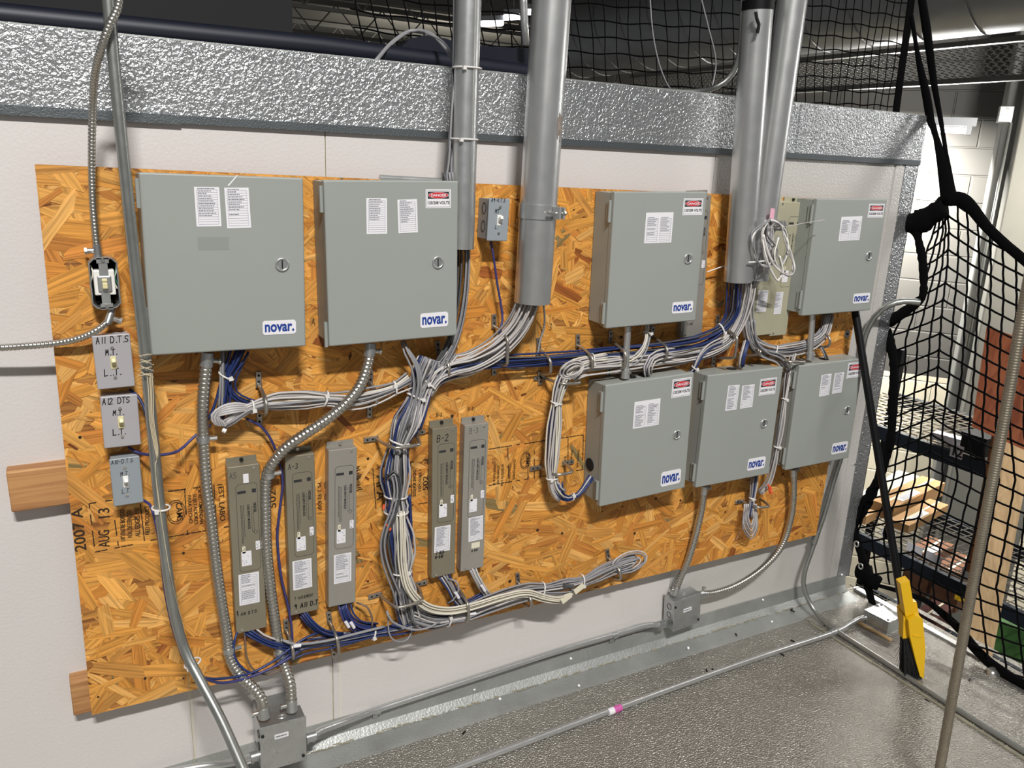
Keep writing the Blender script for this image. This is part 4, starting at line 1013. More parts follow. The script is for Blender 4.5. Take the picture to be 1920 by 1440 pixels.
bundle('cream cables in front of the trunk turning right along the board foot', [(750, 960, -.115), (752, 1010, -.12), (754, 1060, -.12), (765, 1105, -.125), (795, 1137, -.125), (835, 1147, -.12), (880, 1140, -.12), (940, 1122, -.12), (985, 1113, -.12), (1020, 1122, -.115), (1050, 1125, -.11), (1075, 1110, -.105)], 7, .0125, [(M_wcab, 1)], (), 43, wob=.3)
bundle('grey loop of spare cable tied onto the trunk', [(727, 895, -.115), (740, 885, -.125), (748, 920, -.13), (740, 960, -.13), (728, 990, -.125), (722, 1020, -.12), (728, 1060, -.115), (745, 1110, -.11), (750, 1140, -.10)], 6, .012, DG+[(M_gcab, 3)], (), 44, wob=.9)
mb = MB(); mb.tube([P(720, 946, -.125), P(719, 955, -.127)], .0035, 8); mb2 = mb
tagit(build('wire_nut', mb, M_orange), 'small red wire nut upper one on the trunk of cables', 'wire nut')
mb = MB(); mb.tube([P(724, 983, -.127), P(731, 993, -.128)], .0045, 8, radf=lambda i: (.003, .005)[i]); tagit(build('wire_nut', mb, M_orange), 'small red wire nut lower one on the trunk of cables', 'wire nut')
# along the foot of the board
bundle('grey bundle running right along the foot of the board to a coiled end', [(770, 1150, -.095), (815, 1163, -.10), (860, 1155, -.10), (920, 1132, -.10), (980, 1112, -.10), (1040, 1102, -.10), (1090, 1090, -.10), (1130, 1070, -.095), (1160, 1058, -.09), (1190, 1050, -.085)], 24, .025, [(M_gcab, 6), (M_lcab, 3), (M_bcab, 1), (M_dcab, 2)], (.17, .58, .75), 5, wob=.45, s1=1.0, loose=4)
for i, (rx, ry, du, dv, m) in enumerate(((30, 15, 0, 0, M_gcab), (26, 11, -4, 3, M_lcab), (33, 19, 3, -2, M_lcab), (22, 9, -8, 2, M_gcab), (28, 16, 4, 4, M_gcab))):
    pass
t = thing('cable_coil', 'coiled spare grey cable at the right end of the foot bundle', 'cable coil', P(1185, 1055, -.09))
for i, (rx, ry, du, dv, m) in enumerate(((30, 14, 0, 0, M_gcab), (26, 11, -4, 3, M_lcab), (34, 18, 0, -1, M_lcab), (22, 9, -8, 2, M_gcab), (30, 16, 1, 1, M_gcab))):
    q = []
    for a in range(30):
        th = a*2*math.pi/30; x = rx*math.cos(th); y = ry*math.sin(th)
        q.append(P(1180+du+x*.95+y*.2, 1055+dv-x*.32+y, -.085-.004*i-.004*math.sin(th*2)))
    mb = MB(); mb.tube(q, CR, 6, closed=True); build('cable', mb, m, t, True)
for (u, v, lab) in ((1086, 1100, 'right'), (1062, 1118, 'left')):
    mb = MB(); a = P(u-8, v+12, -.125); f = Fr(a, (1, 0, .55), (-.5, 0, 1)); mb.box(0, .035, -.001, .001, -.006, .012, f); tagit(build('masking_tape_flag', mb, M_cream), 'cream paper tape flag on the foot bundle, %s one of two' % lab, 'tape')
mb = MB(); a = P(1058, 1097, -.125); b = P(1075, 1100, -.125); mb.tube([a, b], .006, 8); tagit(build('cable_connector', mb, M_dcab), 'dark grey splice sleeve on top of the foot bundle', 'connector')
# pipe 3 blue
bundle('blue bundle falling from the left pipe of the close pair and sweeping left', [(1383, 515, -.135), (1380, 555, -.13), (1374, 590, -.12), (1352, 618, -.11), (1318, 637, -.105), (1270, 648, -.10), (1210, 655, -.095), (1140, 662, -.09), (1080, 670, -.09), (1010, 676, -.09), (940, 680, -.09), (890, 685, -.09), (850, 697, -.09), (818, 715, -.09)], 13, .019, [(M_bcab, 8), (M_vcab, 1), (M_dcab, 1)], (.16,), 6, s0=1.6)
bundle('light grey bundle falling from the right pipe of the close pair and sweeping left', [(1404, 512, -.118), (1398, 560, -.115), (1385, 605, -.11), (1362, 640, -.105), (1325, 658, -.10), (1280, 668, -.10), (1230, 675, -.10), (1180, 680, -.10), (1130, 685, -.10), (1092, 690, -.10), (1070, 700, -.10)], 22, .024, GL, (), 7, s0=1.2, wob=.5, loose=4)
bundle('grey cables dropping from the close pipe pair toward the right enclosures', [(1412, 515, -.118), (1403, 560, -.11), (1402, 605, -.10), (1412, 640, -.09), (1445, 655, -.085), (1485, 655, -.085), (1520, 645, -.085), (1545, 625, -.085), (1556, 590, -.08)], 17, .019, GY, (.55,), 8, wob=.5, loose=3)
bundle('grey cables drooping between the two top hooks right of the pipes', [(1405, 600, -.10), (1410, 640, -.10), (1432, 662, -.10), (1458, 672, -.10), (1472, 690, -.10)], 10, .018, GY, (), 81, wob=.7)
bundle('thin grey cables rising behind the shiny far right enclosure', [(1510, 655, -.075), (1535, 640, -.075), (1550, 615, -.075), (1558, 585, -.07)], 6, .010, GY, (), 82)
bundle('looped mixed cables dropping into the top of the left lower enclosure', [(1262, 662, -.105), (1240, 664, -.115), (1222, 672, -.12), (1214, 688, -.12), (1215, 704, -.11)], 9, .014, MX, (), 9, s1=.7, wob=.4)
bundle('cables turning down from the grey run under the third top enclosure', [(1216, 600, -.09), (1214, 625, -.10), (1208, 650, -.11), (1190, 672, -.11), (1160, 684, -.105)], 8, .013, GL, (.28,), 10, wob=.5)
bundle('mixed cables dropping behind the middle lower enclosure', [(1352, 640, -.11), (1330, 650, -.115), (1312, 668, -.115), (1302, 690, -.11), (1292, 700, -.09)], 8, .012, MX, (.8,), 11, wob=.6)
bundle('blue and grey cables entering the top of the middle lower enclosure', [(1400, 640, -.10), (1396, 655, -.11), (1392, 670, -.115), (1390, 688, -.11)], 7, .010, [(M_bcab, 3), (M_lcab, 2)], (), 12)
bundle('black cables entering the top of the right end lower enclosure', [(1540, 650, -.09), (1546, 662, -.095), (1550, 672, -.10)], 4, .006, DG, (), 121)
# left drop with loop
bundle('blue and white bundle hanging in a long loop beside the left lower enclosure', [(1135, 672, -.10), (1100, 677, -.105), (1070, 690, -.11), (1055, 712, -.11), (1045, 745, -.11), (1040, 790, -.105), (1036, 840, -.105), (1034, 885, -.105), (1040, 915, -.105), (1052, 930, -.10)], 22, .020, [(M_lcab, 6), (M_bcab, 4), (M_wcab, 1)], (.10, .42, .88), 13, wob=.45, s0=1.1, loose=2)
bundle('bottom loop of the blue and white cables going into the enclosure side hole', [(1046, 905, -.10), (1050, 925, -.10), (1064, 934, -.10), (1084, 926, -.10), (1098, 908, -.098), (1108, 893, -.096)], 8, .010, [(M_lcab, 3), (M_bcab, 3)], (.62,), 14, s0=1.5)
t = thing('cable_coil', 'curl of light cable over the hook left of the lower enclosures', 'cable coil', P(1072, 700, -.12))
for i in range(3):
    q = [P(1072+i*2+(21-5*i)*math.cos(a*.3)-8*math.sin(a*.3), 693+i+(17-4*i)*math.sin(a*.3), -.125-.003*i-.006*math.sin(a*.6)) for a in range(21)]
    mb = MB(); mb.tube(q, CR*.9, 6, closed=True); build('cable', mb, M_lcab, t, True)
bundle('grey cables in the gap between the two right lower enclosures', [(1488, 662, -.09), (1478, 700, -.10), (1472, 740, -.115), (1466, 780, -.125), (1458, 830, -.125), (1450, 870, -.12), (1440, 905, -.11), (1425, 925, -.10)], 7, .011, GY, (.30, .66), 15, wob=.6)
bundle('grey and blue coil hanging below the middle lower enclosure', [(1416, 892, -.09), (1414, 915, -.09), (1411, 935, -.09), (1408, 955, -.09), (1406, 970, -.088)], 12, .0135, [(M_gcab, 5), (M_lcab, 3), (M_bcab, 3)], (.62,), 16)
t = thing('cable_coil', 'hanging loops of grey cable below the middle lower enclosure', 'cable coil', P(1410, 980, -.09))
for i in range(6):
    wdt = 5+1.8*i; bot = 985+i*5
    q = [P(1408-wdt+(i % 2)*3, 945, -.09), P(1407-wdt, bot-22, -.092-.002*i), P(1408, bot, -.095), P(1410+wdt*.7, bot-20, -.092-.002*i), P(1411+wdt*.5, 945, -.09)]
    mb = MB(); mb.tube(smoothpath(q, .01), CR*.9, 6); build('cable', mb, M_gcab if i % 2 else M_lcab, t, True)
single('twisted pair of pinkish wires dangling below the hanging loops', [(1397, 960, -.08), (1392, 985, -.075), (1386, 1000, -.07), (1378, 1015, -.065)], mat('pinkish_wire', '9c7468', .6), .0016)
for k, (u, v) in enumerate(((1443, 914), (1444, 921))):
    mb = MB(); mb.tube([P(u-3, v-5, -.125), P(u+2, v+3, -.127)], .005, 8, radf=lambda i: (.0035, .006)[i]); tagit(build('wire_nut', mb, M_orange), 'orange wire nut beneath the right lower enclosures, %s' % ('upper one' if k == 0 else 'lower one'), 'wire nut')
# upper-left group under enclosure 1
bundle('blue cables fanning down from the largest enclosure', [(446, 655, -.10), (436, 680, -.10), (424, 705, -.095), (418, 735, -.09), (412, 765, -.09), (404, 790, -.085)], 10, .020, [(M_bcab, 1)], (.42,), 17, s0=1.2, s1=1.3)
bundle('blue cables curving right under the largest enclosure into the grey run', [(455, 655, -.095), (440, 690, -.095), (430, 715, -.09), (436, 740, -.085), (462, 756, -.085), (500, 762, -.08), (560, 760, -.08)], 7, .012, [(M_bcab, 1)], (), 171)
bundle('dark grey cables dropping from the largest enclosure', [(420, 655, -.10), (418, 690, -.10), (417, 730, -.10), (415, 770, -.095)], 5, .008, DG, (), 18)
bundle('grey run from below the largest enclosure to the trunk', [(418, 797, -.10), (438, 785, -.105), (462, 768, -.105), (500, 755, -.10), (550, 750, -.10), (610, 748, -.10), (660, 750, -.10), (700, 742, -.10), (740, 728, -.10), (768, 712, -.10)], 20, .021, GL, (.15, .55, .90), 19, s0=.5, wob=.5, loose=3)
t = thing('cable_coil', 'folded back loops of grey cable at the left end of the grey run', 'cable coil', P(420, 790, -.11))
for i in range(9):
    f = i/8
    q = [P(470, 760+f*8, -.105), P(440-f*3, 756+i*2.2, -.11-.001*i), P(412-i*1.2+4, 762+i*2.4, -.112), P(397+i*2.6, 778+i*1.5, -.112), P(404+i*2.2, 796+i*.4, -.11), P(430, 792-i*.5, -.108), P(460, 774, -.105)]
    mb = MB(); mb.tube(smoothpath(q, .01), CR, 6); build('cable', mb, (M_lcab, M_gcab)[i % 2], t, True)
mb = MB(); mb.tube([P(417, 806, -.115), P(424, 809, -.118)], .005, 8); build('cable_tie', mb, M_tie, t)
single('arching blue cable from the grey loops down behind the curved conduit', [(462, 785, -.085), (490, 800, -.08), (510, 828, -.075), (523, 865, -.07), (530, 905, -.068), (524, 960, -.068), (520, 1010, -.068), (527, 1080, -.07), (541, 1140, -.075), (547, 1180, -.08), (548, 1215, -.085)], M_vcab, .0032)
# A5 etc. bottoms
bundle('blue cables leaving the foot of the A5 module', [(466, 1178, -.072), (490, 1195, -.085), (515, 1205, -.09), (545, 1210, -.09)], 9, .012, [(M_bcab, 4), (M_lcab, 3)], (), 20, s0=1.4)
bundle('blue cables leaving the foot of the A-3 module', [(566, 1146, -.07), (580, 1165, -.085), (605, 1185, -.09), (640, 1192, -.09)], 7, .012, [(M_bcab, 4), (M_lcab, 1)], (), 21, s0=1.2, wob=.7)
bundle('blue cables leaving the foot of the unmarked module', [(645, 1130, -.07), (652, 1155, -.085), (672, 1175, -.09), (705, 1180, -.09)], 9, .014, [(M_bcab, 5), (M_vcab, 1)], (), 22, s0=1.1, wob=.6)
bundle('blue run along the foot of the board toward the trunk', [(540, 1225, -.09), (570, 1212, -.09), (610, 1205, -.09), (650, 1198, -.09), (700, 1188, -.09), (750, 1178, -.09), (800, 1165, -.09), (835, 1158, -.09)], 14, .018, [(M_bcab, 8), (M_gcab, 2), (M_lcab, 1)], (.52,), 23, wob=.7, loose=3)
single('pair of thick grey cables resting on the blue run', [(530, 1200, -.105), (555, 1208, -.11), (610, 1202, -.11), (660, 1190, -.105), (720, 1175, -.10)], M_gcab, .0036)
single('brown cable arching from the unmarked module to the blue run', [(668, 1130, -.075), (688, 1138, -.09), (698, 1160, -.095), (697, 1178, -.095)], mat('brown_cable_jacket', '6d5c50', .5), .0026)
single('slim grey loop hanging below the trunk', [(728, 1150, -.10), (729, 1185, -.11), (738, 1200, -.115), (756, 1203, -.11), (770, 1190, -.105), (772, 1160, -.10)], M_gcab, .0022)
single('grey cable swinging out below the trunk to the foot bundle', [(725, 1145, -.11), (735, 1165, -.12), (770, 1180, -.12), (800, 1178, -.12), (825, 1165, -.11)], M_gcab, .003)
bundle('grey whips leaving the foot of the B-2 module', [(830, 1076, -.072), (845, 1100, -.085), (858, 1125, -.09), (880, 1145, -.09)], 9, .012, [(M_gcab, 5), (M_lcab, 3), (M_bcab, 1)], (), 24, s0=1.2, s1=.8)
single('grey cable arching out beside the foot of the B-2 module', [(838, 1085, -.08), (855, 1090, -.10), (860, 1105, -.105), (850, 1125, -.10), (838, 1132, -.09)], M_gcab, .0026)
bundle('grey whips leaving the foot of the B-3 module', [(884, 1062, -.072), (893, 1082, -.085), (903, 1100, -.09), (915, 1118, -.09)], 8, .010, [(M_gcab, 4), (M_lcab, 3), (M_bcab, 1)], (), 25, s0=1.2)
# switch box cables
single('blue cable from the A9 switch box down to the hook', [(920, 453, -.09), (925, 480, -.09), (932, 530, -.085), (939, 570, -.085), (942, 600, -.09), (936, 625, -.10)], M_vcab, .003)
single('grey cable hanging alone from the thickest pipe', [(1018, 560, -.115), (1021, 590, -.09), (1020, 615, -.07), (1012, 640, -.07), (1007, 665, -.075), (990, 685, -.08), (965, 692, -.085), (940, 685, -.09)], M_gcab, .0026)
single('blue cable from behind the A11 switch box down beside the tall bent conduit', [(243, 730, -.07), (258, 742, -.08), (272, 770, -.10), (281, 820, -.13), (286, 880, -.15), (293, 940, -.155), (300, 1010, -.16), (306, 1080, -.165), (318, 1150, -.175), (333, 1205, -.18), (350, 1245, -.18), (380, 1270, -.15), (420, 1272, -.12), (470, 1262, -.105), (515, 1238, -.10), (545, 1215, -.095), (575, 1195, -.09), (600, 1185, -.085)], M_bcab, .0032)
single('second blue cable following the foot of the tall bent conduit', [(262, 937, -.07), (280, 945, -.10), (292, 980, -.14), (302, 1040, -.158), (310, 1110, -.165), (325, 1180, -.175), (345, 1232, -.185), (368, 1262, -.17), (410, 1280, -.13), (460, 1272, -.11), (510, 1252, -.105), (545, 1232, -.10), (570, 1215, -.09)], M_vcab, .0032)
single('blue cable from the A12 switch box passing behind the conduit to the grey loops', [(240, 838, -.07), (262, 850, -.08), (300, 853, -.14), (335, 845, -.10), (365, 818, -.08), (395, 796, -.08)], M_vcab, .0032)
single('looping blue cable below the A5 module', [(447, 1180, -.075), (440, 1200, -.09), (438, 1225, -.095), (450, 1248, -.10), (470, 1262, -.10), (490, 1262, -.10), (520, 1245, -.10), (548, 1222, -.09)], M_bcab, .003)
single('brown cable looping below the A5 module', [(458, 1182, -.075), (460, 1205, -.08), (462, 1230, -.085), (475, 1255, -.09), (500, 1265, -.09), (530, 1255, -.09)], mat('brown_cable_jacket', '6d5c50', .5), .0022)
# ties holding cable to the bent conduit, and string
def tie_ring(lab, c, d, R, flat=1.0, m=M_tie, name='cable_tie', r=.0022):
    d = Vector(d).normalized(); u = Vector((0, 1, 0)); u = (u-d*u.dot(d)).normalized(); w_ = d.cross(u)
    t = thing(name, lab, 'cable tie', c, 'loose white cable ties')
    mb = MB(); mb.tube([c+u*math.cos(a*.3142)*R*flat+w_*math.sin(a*.3142)*R for a in range(20)], r, 6, closed=True); build('band', mb, m, t, True)
    mb = MB(); mb.box(-.004, .004, -.005, .003, -.004, .004, Fr(c+Vector((-R*.6, -R*.8, -.002)), (1, 0, 0), (0, 0, 1))); build('tie_head', mb, m, t)
tie_ring('white cable tie around the tall bent conduit at mid height', P(302, 952, -.165), (.05, 0, 1), .0175)
tie_ring('white cable tie around the tall bent conduit near its foot', P(361, 1243, -.20), (-.3, .1, 1), .0175)
tie_ring('upper white cable tie around the pipe crossing the metal band', P(876, 128, -.115), (0, 0, 1), .032)
tie_ring('lower white cable tie around the pipe crossing the metal band', P(870, 261, -.115), (0, 0, 1), .032)
# cotton string tangled on the bent conduit
t = thing('string', 'off white string knotted round the tall bent conduit beside the A11 switch box', 'string', P(285, 700, -.185))
for k in range(7):
    q = []
    for a in range(14):
        f = a/13; q.append(P(262+f*24+(2 if k % 2 else -2), 668+k*6+(10 if k % 2 else -4)*f+random.uniform(-1, 1), -.180-.012*math.sin(f*math.pi)))
    mb = MB(); mb.tube(smoothpath(q, .01), .0011, 5); build('strand', mb, M_string, t)
for k in range(4):
    q = [P(276+k*3, 700, -.188), P(279+k*3+random.uniform(-2, 2), 740, -.188), P(281+k*2.5, 790, -.188), P(290+k*2, 840, -.188), P(295, 862, -.188)]
    mb = MB(); mb.tube(smoothpath(q, .01), .0011, 5); build('strand', mb, M_string, t)
for k in range(2):
    q = [P(295, 862, -.188), P(291+k, 868, -.188), P(292, 890, -.186), P(296+k, 930, -.184), P(305, 990, -.184), P(320, 1080, -.186), P(345, 1180, -.20)]
    mb = MB(); mb.tube(smoothpath(q, .01), .0008, 5); build('strand', mb, M_string, t)
single('thin white thread hanging below the bottom left of the board', [(352, 1240, -.19), (354, 1290, -.12), (359, 1360, -.06), (366, 1440, -.04)], M_string, .0008, 'thread', 'string')
# wire coil hanging on the right pipe
t = thing('wire_coil', 'tangled coil of white and grey wire tied to the right pipe of the close pair', 'wire coil', P(1445, 520, -.17))
r = random.Random(3)
loops = [((1445, 412), (1413, 440), (1412, 470), (1425, 495), (1445, 494), (1458, 470), (1440, 440), (1452, 418)),
         ((1445, 412), (1462, 420), (1475, 450), (1488, 490), (1489, 508), (1478, 518), (1455, 500), (1440, 470), (1432, 440)),
         ((1443, 412), (1470, 428), (1478, 470), (1462, 500), (1452, 480), (1460, 445)),
         ((1440, 414), (1430, 440), (1436, 480), (1448, 510), (1458, 525), (1468, 510), (1462, 480))]
for k, lp in enumerate(loops*3):
    q = [P(u+r.uniform(-4, 4)*(k > 3), v+r.uniform(-4, 4)*(k > 3), -.185-.003*(k % 5)+r.uniform(-.006, .006)) for u, v in lp]
    mb = MB(); mb.tube(smoothpath(q, .01), .0024 if k < 4 else .002, 6); build('wire', mb, M_wht if k < 4 else (M_gcab, M_lcab)[k % 2], t, True)
for k in range(9):
    q = [P(1440+r.uniform(-6, 6), 412, -.18), P(1438+r.uniform(-10, 14), 445, -.18), P(1440+r.uniform(-12, 16), 480, -.18), P(1425+r.uniform(-12, 6), 520, -.15), P(1410+r.uniform(-3, 5), 540, -.12)]
    mb = MB(); mb.tube(smoothpath(q, .01), .002, 6); build('wire', mb, (M_gcab, M_lcab)[k % 2], t, True)
mb = MB(); mb.tube(smoothpath([P(1403, 492, -.185), P(1420, 491, -.19), P(1434, 489, -.19)], .01), .0025, 6); build('cable_tie', mb, M_tie, t)
single('long pale wire end sticking out right from the wire coil', [(1457, 428, -.19), (1480, 424, -.19), (1510, 418, -.19), (1548, 412, -.19)], M_lcab, .001, 'wire', 'wire')
single('pale stick of tie tail poking left behind the close pipe pair', [(1326, 510, -.08), (1345, 503, -.085), (1362, 497, -.09)], M_wht, .0018, 'tie_tail', 'cable tie')
mb = MB(); mb.prism([(-.008, -.02), (.008, -.024), (.010, .02), (-.006, .022)], 0, .001, Fr(P(1447, 405, -.175), (1, 0, .05), (0, 0, 1)))
tagit(build('pink_tag', mb, mat('pink_paper', 'd8a3b4', .7)), 'small pink paper tag tucked above the wire coil', 'tag')
mb = MB(); mb.box(-.010, .010, 0, .001, -.02, .02, Fr(P(1446, 385, -.10), (1, 0, .05), (0, 0, 1))); tagit(build('white_tag', mb, M_paper), 'small white label at the head of the cream module', 'tag')
# white cable flags
for k, (u, v, lab) in enumerate(((651, 1171, 'left of the pair under the unmarked module'), (661, 1172, 'right of the pair under the unmarked module'), (558, 1211, 'at the left hook of the blue run'), (857, 1116, 'on the whips under the B-2 module'), (906, 1103, 'on the whips under the B-3 module'), (886, 1151, 'where the foot bundle leaves the trunk'))):
    mb = MB(); a = P(u-3, v-5, -.105); b = P(u+3, v+5, -.105)
    if k in (2, 5): a = P(u-8, v+1, -.115); b = P(u+6, v-1, -.115)
    mb.tube([a, b], .0042, 8); tagit(build('cable_flag', mb, M_paper), 'white cable marker %s' % lab, 'cable marker', 'white cable markers')

# ================================================================== D RINGS
def dring(lab, A, B, out=.075, r=.0043, platesA=True, platesB=True):
    a = P(A[0], A[1], YB-.003); b = P(B[0], B[1], YB-.003); d = (b-a).normalized()
    t = thing('cable_ring', lab, 'cable hook', a, 'steel D-shaped cable rings screwed to the board')
    o = Vector((0, -out, 0)); s = d*.012
    q = smoothpath([a, a+o*.35+s*.2, a+o*.9+s*1.2, a+o+s*2.4, b+o-s*2.4, b+o*.9-s*1.2, b+o*.35-s*.2, b], .006)
    mb = MB(); mb.tube(q, r, 10); build('rod', mb, M_ring, t, True)
    for e, sg, yes in ((a, -1, platesA), (b, 1, platesB)):
        if not yes: continue
        ez = d*sg; ex = ez.cross(Vector((0, 1, 0))); f = Fr(e, ex, ez)
        y0 = -.004 if f.ey.y > 0 else 0
        f = Fr(e, ex if f.ey.y > 0 else -ex, ez)
        mb = MB(); mb.box(-.0065, .0065, -.003, .002, -.006, .032, f, .001); pl = build('plate', mb, M_ring, t)
        for z in (.009, .023):
            mb = MB(); mb.disc(f.p(0, -.0031, z), -f.ey, .0028, .0004, 8); build('screw_hole', mb, M_dark, pl)
    return t
dring('steel cable ring gripping the grey run at its left', (485, 722), (486, 772))
dring('steel cable ring gripping the grey run behind the curved conduit', (694, 718), (693, 760), .05)
dring('steel cable ring at the top of the trunk under the second enclosure', (822, 662), (826, 702), .06, platesB=False)
dring('steel cable ring where the thick pipe cables sweep left', (926, 612), (926, 682))
dring('steel cable ring right of the sweep, holding the blue bundle', (1010, 655), (1012, 700), .06, platesB=True)
dring('steel cable ring holding the blue bundle left of the lower enclosures', (1083, 648), (1083, 690))
dring('steel cable ring just left of the nipple under the third top enclosure', (1144, 640), (1142, 688))
dring('steel cable ring just right of the nipple under the third top enclosure', (1222, 632), (1218, 672), platesB=False)
dring('steel cable ring under the left pipe of the close pair', (1344, 610), (1338, 668), .09)
dring('steel cable ring under the right pipe of the close pair', (1396, 640), (1392, 664), .07, platesA=False, platesB=False)
dring('steel cable ring under the shiny far right enclosure', (1530, 618), (1528, 650), .06, platesA=False, platesB=False)
dring('level steel ring gripping the upper trunk beside the B-2 module', (705, 822), (775, 812), .085)
dring('level steel ring gripping the lower trunk near the board foot', (712, 1114), (780, 1096), .085)
dring('level steel ring at the top of the long loop', (1020, 708), (1072, 706), .07)
dring('level steel ring at the foot of the long loop', (1012, 876), (1058, 868), .07)
dring('level steel ring holding the hanging coil', (1392, 940), (1425, 936), .06, platesB=False)
dring('level steel ring above the middle lower enclosure', (1440, 668), (1482, 668), .08, platesA=False, platesB=False)
dring('steel cable ring on the blue run between the A5 and A-3 modules', (537, 1182), (540, 1222), .06, platesB=False)
dring('steel cable ring on the blue run left of the unmarked module', (618, 1166), (624, 1212), .06)
dring('steel cable ring on the foot bundle just right of the trunk', (856, 1100), (857, 1150), .075, platesA=False)
dring('steel cable ring on the foot bundle below the B-3 module', (971, 1092), (974, 1125), .075, platesB=False)
dring('steel cable ring at the right end of the foot bundle', (1140, 1046), (1144, 1078), .06, platesB=False)

# ================================================================== FLOOR DEBRIS
dl = [(905, 1285), (1183, 1155), (1421, 1155), (1409, 1160), (1463, 1142), (1484, 1143), (1486, 1202), (1325, 1257), (1338, 1256), (1374, 1246), (1467, 1228), (1487, 1146), (1380, 1190), (1818, 1275), (870, 1374), (1548, 1173), (1738, 1313)]
for k, (u, v) in enumerate(dl):
    g = G(u, v, .0055 if v > 1180 else .012); a = random.uniform(0, 3); mb = MB(); mb.box(-.007, .007, -.002, .002, -.001, .0022, Fr(g, (math.cos(a), math.sin(a), 0), (0, 0, 1)))
    tagit(build('debris_scrap', mb, M_black), 'small black scrap lying on the metal floor or flashing', 'debris', 'black scraps on the metal floor')

# ================================================================== LEAN-ON DUSTPAN AND BROOM
top = P(1599, 556, -.075); base = G(1713, 1268, 0.0)
mid = DP(1688, 1092, (base-CAM).dot(fwd)*1.0)
# pole passes the point seen at (1688,1092)
ax = (top-base).normalized()
t = thing('lobby_dustpan', 'black handled lobby broom with a yellow dustpan standing on the metal floor', 'dustpan', base)
h = (P(1690, 1094, -.3)-base).length
def along(v):                       # point of the pole line seen at pixel row v
    best = min(range(400), key=lambda i: abs(prow(base+ax*(i/400*(top-base).length))-v)); return base+ax*(best/400*(top-base).length)
def prow(p):
    d = p-CAM; return 720+F_PX*(d.dot(down))/(d.dot(fwd))
p0 = along(1150)
mb = MB(); mb.tube([p0, top], .0125, 16); build('pole', mb, M_black, t, smooth='auto')
exd = Vector((.878, -.477, 0)).normalized()
DF = Fr(base, exd, (0, 0, 1))
def df(u, v): return onface(DF, u, v)
def outline(pts): return [df(u, v) for u, v in pts]
mb = MB(); mb.prism(outline([(1684, 1090), (1701, 1084), (1711, 1144), (1694, 1152)]), -.016, .016, DF); build('yellow_socket', mb, M_yel, t)
mb = MB(); mb.prism(outline([(1694, 1152), (1711, 1138), (1727, 1138), (1731, 1160), (1732, 1230), (1728, 1268), (1722, 1270), (1716, 1262), (1708, 1230), (1700, 1194), (1696, 1170)]), .03, .05, DF); build('pan_back', mb, M_yel, t)
mb = MB(); mb.prism(outline([(1695, 1154), (1709, 1146), (1722, 1152), (1727, 1206), (1724, 1262), (1717, 1258), (1708, 1225), (1698, 1183)]), -.03, .032, DF); build('pan_side', mb, M_yel, t)
mb = MB(); mb.prism(outline([(1703, 1181), (1720, 1183), (1720, 1185), (1703, 1183)]), -.032, -.030, DF); build('pan_rib', mb, M_yel, t)
# broom behind/left with bristles
mb = MB(); a = DF.p(*[df(1695, 1170)[0], .0, df(1695, 1170)[1]]); mb.prism(outline([(1691, 1150), (1699, 1160), (1699, 1196), (1690, 1194)]), -.012, .020, DF); build('broom_head', mb, M_yel, t)
mb = MB(); r = random.Random(5)
for k in range(260):
    f = r.random(); x0, z0 = df(1691+f*11, 1193); x1, z1 = df(1690+f*32+r.uniform(-3, 3), 1268+r.uniform(-6, 6)-f*2)
    yy = r.uniform(-.02, .018); mb.tube([DF.p(x0, yy*.7, z0), DF.p((x0+x1)/2+r.uniform(-.003, .003), yy, (z0+z1)/2), DF.p(x1, yy*1.2, max(z1, .004))], .0012, 4)
for k in range(5):
    x0, z0 = df(1692, 1196+k); x1, z1 = df(1677+k*2, 1222+k*9); mb.tube([DF.p(x0, 0, z0), DF.p((x0+x1)/2-.004, -.01, (z0+z1)/2), DF.p(x1, 0, z1)], .0006, 4)
b = build('bristles', mb, M_bris, t); b['kind'] = 'stuff'

# armoured hose at the right
g = G(1752, 1490, 0)
pts = [P(1975, 300, g.y+.02), P(1930, 520, g.y+.02), P(1884, 780, g.y+.01), P(1842, 1000, g.y), P(1796, 1250, g.y), P(1765, 1425, g.y), g]
p = smoothpath(pts, .0016)
t = thing('armoured_hose', 'ribbed metal hose standing in the foreground at the right of the picture', 'hose', g)
mb = MB(); mb.tube(p, .0125, 14, radf=lambda i: .0122*(1+.05*math.sin(i*2*math.pi/4))); build('ribbed_tube', mb, mat('hose_metal', '9a9282', .4, .8, var=.1, varscale=15), t, True)

